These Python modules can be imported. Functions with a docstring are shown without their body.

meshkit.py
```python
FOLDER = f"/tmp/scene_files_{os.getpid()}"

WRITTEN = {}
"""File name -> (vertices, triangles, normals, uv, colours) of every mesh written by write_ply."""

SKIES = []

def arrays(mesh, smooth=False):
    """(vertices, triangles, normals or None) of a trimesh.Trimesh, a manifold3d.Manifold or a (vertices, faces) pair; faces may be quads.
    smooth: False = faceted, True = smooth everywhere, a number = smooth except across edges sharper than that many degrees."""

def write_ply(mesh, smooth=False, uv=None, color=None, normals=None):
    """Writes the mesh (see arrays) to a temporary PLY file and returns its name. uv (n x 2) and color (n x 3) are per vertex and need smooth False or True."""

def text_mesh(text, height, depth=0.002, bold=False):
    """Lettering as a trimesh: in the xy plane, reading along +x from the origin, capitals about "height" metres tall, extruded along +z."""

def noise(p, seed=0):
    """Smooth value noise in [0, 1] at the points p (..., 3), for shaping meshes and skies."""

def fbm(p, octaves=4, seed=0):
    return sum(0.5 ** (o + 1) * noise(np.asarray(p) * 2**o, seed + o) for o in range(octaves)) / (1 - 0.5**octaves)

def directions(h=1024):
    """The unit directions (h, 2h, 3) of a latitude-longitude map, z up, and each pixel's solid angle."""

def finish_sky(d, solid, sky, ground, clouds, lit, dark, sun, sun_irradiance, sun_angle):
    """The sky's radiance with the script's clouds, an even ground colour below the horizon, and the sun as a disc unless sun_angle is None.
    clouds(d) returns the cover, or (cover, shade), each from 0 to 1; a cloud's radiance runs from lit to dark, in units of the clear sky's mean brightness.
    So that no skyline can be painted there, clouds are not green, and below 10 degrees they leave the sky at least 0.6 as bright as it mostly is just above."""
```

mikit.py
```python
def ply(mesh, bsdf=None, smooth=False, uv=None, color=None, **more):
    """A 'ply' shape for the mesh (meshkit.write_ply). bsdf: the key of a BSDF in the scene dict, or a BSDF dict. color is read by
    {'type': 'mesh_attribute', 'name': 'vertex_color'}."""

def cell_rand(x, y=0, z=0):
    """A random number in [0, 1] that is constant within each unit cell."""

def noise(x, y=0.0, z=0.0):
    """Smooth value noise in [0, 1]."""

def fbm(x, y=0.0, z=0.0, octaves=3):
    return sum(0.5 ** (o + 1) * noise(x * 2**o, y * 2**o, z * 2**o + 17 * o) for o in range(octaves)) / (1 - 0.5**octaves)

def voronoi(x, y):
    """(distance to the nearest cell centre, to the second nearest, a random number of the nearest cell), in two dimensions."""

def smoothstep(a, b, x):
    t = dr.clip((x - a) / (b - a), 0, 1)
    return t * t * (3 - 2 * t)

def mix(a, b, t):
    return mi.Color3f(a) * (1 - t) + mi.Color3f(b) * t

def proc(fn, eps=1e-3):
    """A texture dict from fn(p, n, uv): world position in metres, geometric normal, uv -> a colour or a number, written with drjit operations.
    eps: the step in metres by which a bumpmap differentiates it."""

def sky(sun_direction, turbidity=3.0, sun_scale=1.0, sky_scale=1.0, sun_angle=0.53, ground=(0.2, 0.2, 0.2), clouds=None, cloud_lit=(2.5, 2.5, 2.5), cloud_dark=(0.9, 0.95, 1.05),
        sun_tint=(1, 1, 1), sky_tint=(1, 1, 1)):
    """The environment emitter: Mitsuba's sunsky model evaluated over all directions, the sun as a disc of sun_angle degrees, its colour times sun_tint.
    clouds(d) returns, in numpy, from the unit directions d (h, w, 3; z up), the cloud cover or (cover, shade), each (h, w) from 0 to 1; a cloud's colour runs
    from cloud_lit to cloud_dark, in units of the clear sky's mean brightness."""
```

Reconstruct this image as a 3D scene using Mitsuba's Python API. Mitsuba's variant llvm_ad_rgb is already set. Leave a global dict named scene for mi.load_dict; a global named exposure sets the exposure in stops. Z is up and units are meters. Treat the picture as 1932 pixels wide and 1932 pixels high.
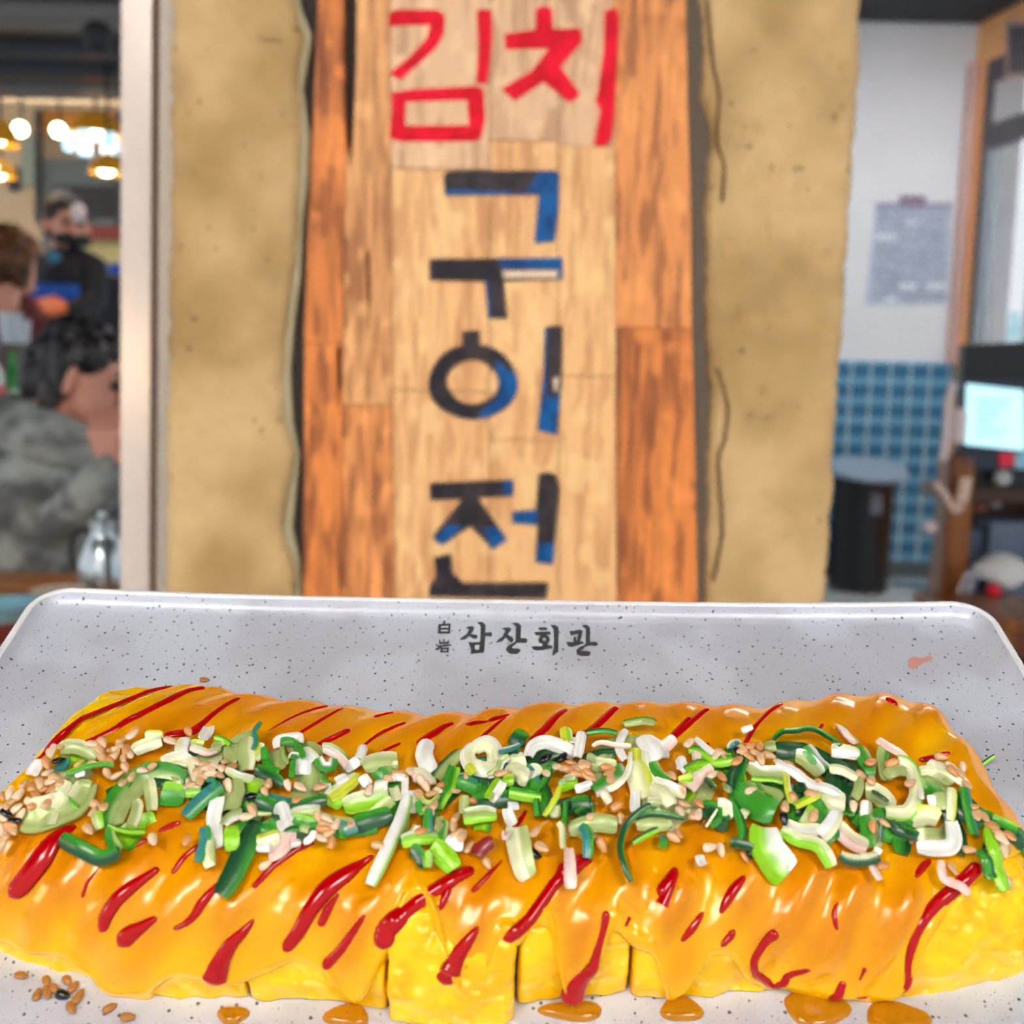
import math, random
import numpy as np, trimesh, drjit as dr, mitsuba as mi
import manifold3d as m3
from shapely.geometry import Polygon, Point, box as sbox
from shapely.ops import unary_union
import mikit, meshkit
from mikit import proc, noise, fbm, voronoi, cell_rand, smoothstep, mix
T = mi.ScalarTransform4f
random.seed(7); rng = np.random.default_rng(7)
scene, labels = {}, {}

# =====================================================================  camera, light, exposure
ROLL_BACK=[-559,-559,-559,-559,-558,-553,-548,-545,-544,-544,-544,-547,-553,-562,-571,-580,-587,-593,-598,-603,-608,-613,-619,-624,-629,-634,-638,-641,-641,-638,-631,-622,-613,-605,-598,-594,-591,-589,-587,-586,-584,-584,-584,-586,-588,-591,-594,-596,-593,-584,-572,-563,-556,-549,-541,-534,-533,-537,-546,-558,-562,-562,-562,-562]
ROLL_FRONT=[-1247,-1247,-1247,-1247,-1250,-1263,-1278,-1291,-1300,-1307,-1316,-1332,-1343,-1347,-1349,-1351,-1352,-1351,-1350,-1350,-1350,-1350,-1351,-1354,-1358,-1365,-1376,-1380,-1381,-1381,-1381,-1379,-1374,-1360,-1346,-1343,-1343,-1338,-1332,-1330,-1331,-1328,-1324,-1320,-1316,-1312,-1309,-1311,-1318,-1325,-1328,-1330,-1330,-1328,-1323,-1317,-1310,-1299,-1288,-1278,-1276,-1276,-1276,-1276]
ROLL_H=[270,270,270,270,270,270,270,270,270,270,270,270,270,270,270,270,270,270,270,270,270,270,270,270,270,270,270,270,270,270,270,270,270,270,270,270,270,270,270,270,270,270,270,270,270,270,270,270,270,270,270,270,270,270,270,270,270,270,270,270,270,270,270,270]
# ---- camera and plate frames
W0 = 1932.0
PITCH, ROLL, EYE = math.radians(7.0), math.radians(1.3), np.array([0.0, 0.0, 1.10])
_d0 = np.array([0, -math.sin(PITCH), -math.cos(PITCH)]); _r0 = np.array([1.0, 0, 0])
FWD = np.array([0, math.cos(PITCH), -math.sin(PITCH)])
RIGHT = math.cos(ROLL) * _r0 - math.sin(ROLL) * _d0
DOWN = math.cos(ROLL) * _d0 + math.sin(ROLL) * _r0
CAM = np.stack([RIGHT, DOWN, FWD], 1)            # columns: camera axes in the world
# plate frame (metres): x along the plate, y away from the diner (far rim y = 0), z out of the plate
_t, _a, _z = math.radians(33.0), math.radians(0.9), 0.33
_ra = np.array([[math.cos(_a), -math.sin(_a), 0], [math.sin(_a), math.cos(_a), 0], [0, 0, 1.0]])
PLATE_R = CAM @ (_ra @ np.stack([[1.0, 0, 0], [0, -math.sin(_t), math.cos(_t)], [0, -math.cos(_t), -math.sin(_t)]], 1))
PLATE_O = EYE + CAM @ (np.array([0.0, (1161 - 966) / W0, 1.0]) * _z)
def plate_world(p): return np.asarray(p, float) @ PLATE_R.T + PLATE_O
# ---- the omelette roll: surface point and normal at (t along, th around: 0 = far foot, pi = near foot)
XL, XR = -0.1275, 0.1235
def roll_section(x):
    k = np.clip((np.asarray(x) - XL) / (XR - XL), 0, 1) * (len(ROLL_BACK) - 1)
    i = np.arange(len(ROLL_BACK))
    yb, yf, hh = np.interp(k, i, ROLL_BACK) / 1e4, np.interp(k, i, ROLL_FRONT) / 1e4, np.interp(k, i, ROLL_H) / 1e4
    d = np.minimum(np.asarray(x) - XL, XR - np.asarray(x))
    e = np.sqrt(np.maximum(1 - (1 - np.clip(d / 0.016, 0, 1)) ** 2, 0))
    return yb, yf, hh, e
def roll_raw(x, th):
    yb, yf, hh, e = roll_section(x)
    c, s = np.cos(th), np.sin(th)
    a = (yb - yf) / 2 * (0.45 + 0.55 * e)
    y = (yb + yf) / 2 + a * np.sign(c) * np.abs(c) ** 0.72
    z = 0.0035 + hh * e * np.abs(s) ** 0.66
    bk = (0.5 + 0.5 * c)                              # the far edge is shorter at both ends
    xs = x + bk * (0.020 * np.exp(-(x - XL) / 0.022) - 0.012 * np.exp(-(XR - x) / 0.022))
    return np.stack([np.broadcast_to(xs, np.shape(y)), y, z], -1)
def roll(t, th, lift=0.0):
    t, th = np.broadcast_arrays(np.asarray(t, float), np.asarray(th, float))
    x = XL + (XR - XL) * t
    p, h = roll_raw(x, th), 1e-3
    du = roll_raw(np.minimum(x + h, XR), th) - roll_raw(np.maximum(x - h, XL), th)
    dv = roll_raw(x, np.minimum(th + 0.02, math.pi)) - roll_raw(x, np.maximum(th - 0.02, 0))
    n = np.cross(dv, du); n /= np.linalg.norm(n, axis=-1, keepdims=True) + 1e-12
    return p + n * np.asarray(lift)[..., None], n

exposure = 0.8
scene['camera'] = {'type': 'thinlens', 'fov': 2 * math.degrees(math.atan(0.5)), 'fov_axis': 'x', 'near_clip': 0.02, 'far_clip': 200.0,
    'aperture_radius': 0.0013, 'focus_distance': 0.262,
    'to_world': T().look_at(origin=EYE.tolist(), target=(EYE + FWD).tolist(), up=(-DOWN).tolist())}
scene['daylight'] = {'type': 'constant', 'radiance': {'type': 'rgb', 'value': [0.55, 0.57, 0.60]}}

# =====================================================================  helpers
def rgb(r, g, b):                                     # sRGB 0..255 -> linear
    c = np.array([r, g, b]) / 255.0
    return np.where(c <= 0.04045, c / 12.92, ((c + 0.055) / 1.055) ** 2.4).tolist()
def C(r, g, b): return {'type': 'rgb', 'value': rgb(r, g, b)}
def mat(key, color, rough=0.6, spec=0.4, **more):
    col = color if isinstance(color, dict) else C(*color)
    scene[key] = {'type': 'twosided', 'bsdf': {'type': 'principled', 'base_color': col, 'roughness': rough, 'specular': spec, **more}}
    return key
def obj(name, mesh, m, parent=None, label=None, cat=None, group=None, kind=None, smooth=False, to_world=None, **more):
    name = f'{parent}__{name}' if parent else name
    key, k = name, 0
    while key in scene or key in labels:
        k += 1; key = f'{name}_{k:03d}'
    d = dict(mesh) if isinstance(mesh, dict) else mikit.ply(mesh, m, smooth=smooth, **more)
    if to_world is not None: d['to_world'] = to_world
    scene[key] = d
    say(key, label, cat, group, kind)
    return key
def say(key, label=None, cat=None, group=None, kind=None):
    e = {k: v for k, v in (('label', label), ('category', cat), ('group', group), ('kind', kind)) if v}
    if e: labels[key] = e
def thing(name, label, cat, group=None, kind=None):
    key, k = name, 0
    while key in labels or any(x.startswith(key + '__') for x in scene):
        k += 1; key = f'{name}_{k:03d}'
    say(key, label, cat, group, kind)
    return key
def cat(*ms): return trimesh.util.concatenate([m for m in ms if m is not None])
def tm(man):
    m = man.to_mesh(); return trimesh.Trimesh(m.vert_properties[:, :3], m.tri_verts, process=False)
def rbox(size, r=0.01, center=(0, 0, 0), seg=10):
    s = np.maximum(np.array(size) / 2 - r, 1e-4)
    b = m3.Manifold.batch_hull([m3.Manifold.sphere(r, seg).translate([x * s[0], y * s[1], z * s[2]]) for x in (-1, 1) for y in (-1, 1) for z in (-1, 1)])
    return tm(b.translate(list(center)))
def bx(x0, x1, y0, y1, z0, z1, r=0.0):
    if r: return rbox((x1 - x0, y1 - y0, z1 - z0), r, ((x0 + x1) / 2, (y0 + y1) / 2, (z0 + z1) / 2))
    m = trimesh.creation.box(extents=(x1 - x0, y1 - y0, z1 - z0)); m.apply_translation(((x0 + x1) / 2, (y0 + y1) / 2, (z0 + z1) / 2)); return m
def lathe(prof, n=40, center=(0, 0, 0)):
    m = trimesh.creation.revolve(np.array(prof, float), sections=n); m.apply_translation(center); m.fix_normals(); return m
def tube(pts, rad, sides=8):
    p = np.asarray(pts, float); rad = np.broadcast_to(rad, (len(p),))
    t = np.gradient(p, axis=0); t /= np.linalg.norm(t, axis=1, keepdims=True) + 1e-12
    ref = np.where(np.abs(t[:, 2:]) < 0.9, [0, 0, 1.0], [1.0, 0, 0])
    a = np.cross(t, ref); a /= np.linalg.norm(a, axis=1, keepdims=True) + 1e-12
    b = np.cross(a, t); ang = np.arange(sides) * 2 * np.pi / sides
    v = (p[:, None] + rad[:, None, None] * (np.cos(ang)[None, :, None] * a[:, None] + np.sin(ang)[None, :, None] * b[:, None])).reshape(-1, 3)
    f = []
    for i in range(len(p) - 1):
        for j in range(sides):
            q = [i * sides + j, i * sides + (j + 1) % sides, (i + 1) * sides + (j + 1) % sides, (i + 1) * sides + j]
            f += [[q[0], q[1], q[2]], [q[0], q[2], q[3]]]
    v = np.vstack([v, p[0], p[-1]]); n = len(v)
    for j in range(sides):
        f.append([n - 2, (j + 1) % sides, j]); k = (len(p) - 1) * sides; f.append([n - 1, k + j, k + (j + 1) % sides])
    m = trimesh.Trimesh(v, f, process=False); m.fix_normals(); return m
def spline(pts, n):
    p = np.asarray(pts, float)
    if len(p) == 2: return p[0] + (p[1] - p[0]) * np.linspace(0, 1, n)[:, None]
    d = np.r_[0, np.cumsum(np.linalg.norm(np.diff(p[:, :3], axis=0), axis=1) + 1e-9)]
    from scipy.interpolate import PchipInterpolator
    return PchipInterpolator(d, p)(np.linspace(0, d[-1], n))
def ray(px, py): return CAM @ np.array([(px - 966) / W0, (py - 966) / W0, 1.0])
def at(px, py, Y): d = ray(px, py); return EYE + d * (Y / d[1])
class Plane:                                          # a real vertical (or other) plane in the room: origin, u, v, normal towards the room
    def __init__(s, o, u, v): s.o, s.u, s.v = np.array(o, float), np.array(u, float), np.array(v, float); s.n = np.cross(s.u, s.v)
    def uv(s, px, py):
        d = ray(px, py); p = EYE + d * (((s.o - EYE) @ s.n) / (d @ s.n)) - s.o
        return p @ s.u, p @ s.v
    def xyz(s, uvw): w = np.asarray(uvw, float); return s.o + w[:, :1] * s.u + w[:, 1:2] * s.v + w[:, 2:3] * s.n
    def slab(s, shape, t0, t1):                       # shapely shape in (u, v), extruded between t0 and t1 along the normal
        ms = []
        for g in getattr(shape, 'geoms', [shape]):
            m = trimesh.creation.extrude_polygon(g, t1 - t0, engine='earcut'); m.vertices = s.xyz(m.vertices + [0, 0, t0]); ms.append(m)
        m = cat(*ms); 
        if m.volume < 0: m.invert()
        return m
    def poly(s, pts): return Polygon([s.uv(*p) for p in pts]).buffer(0)
    def quad(s, x0, y0, x1, y1): return s.poly([(x0, y0), (x1, y0), (x1, y1), (x0, y1)])
def blend(*spheres_chains, edge=0.02, smooth_n=12):   # one continuous body from chains of (point, radius)
    parts = []
    for ch in spheres_chains:
        for (p, r), (q, s) in zip(ch[:-1], ch[1:]):
            parts.append(m3.Manifold.batch_hull([m3.Manifold.sphere(r, 16).translate(list(map(float, p))), m3.Manifold.sphere(s, 16).translate(list(map(float, q)))]))
    b = m3.Manifold.batch_boolean(parts, m3.OpType.Add).refine_to_length(edge)
    m = tm(b); m.merge_vertices(); trimesh.smoothing.filter_taubin(m, iterations=smooth_n); return m

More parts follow.
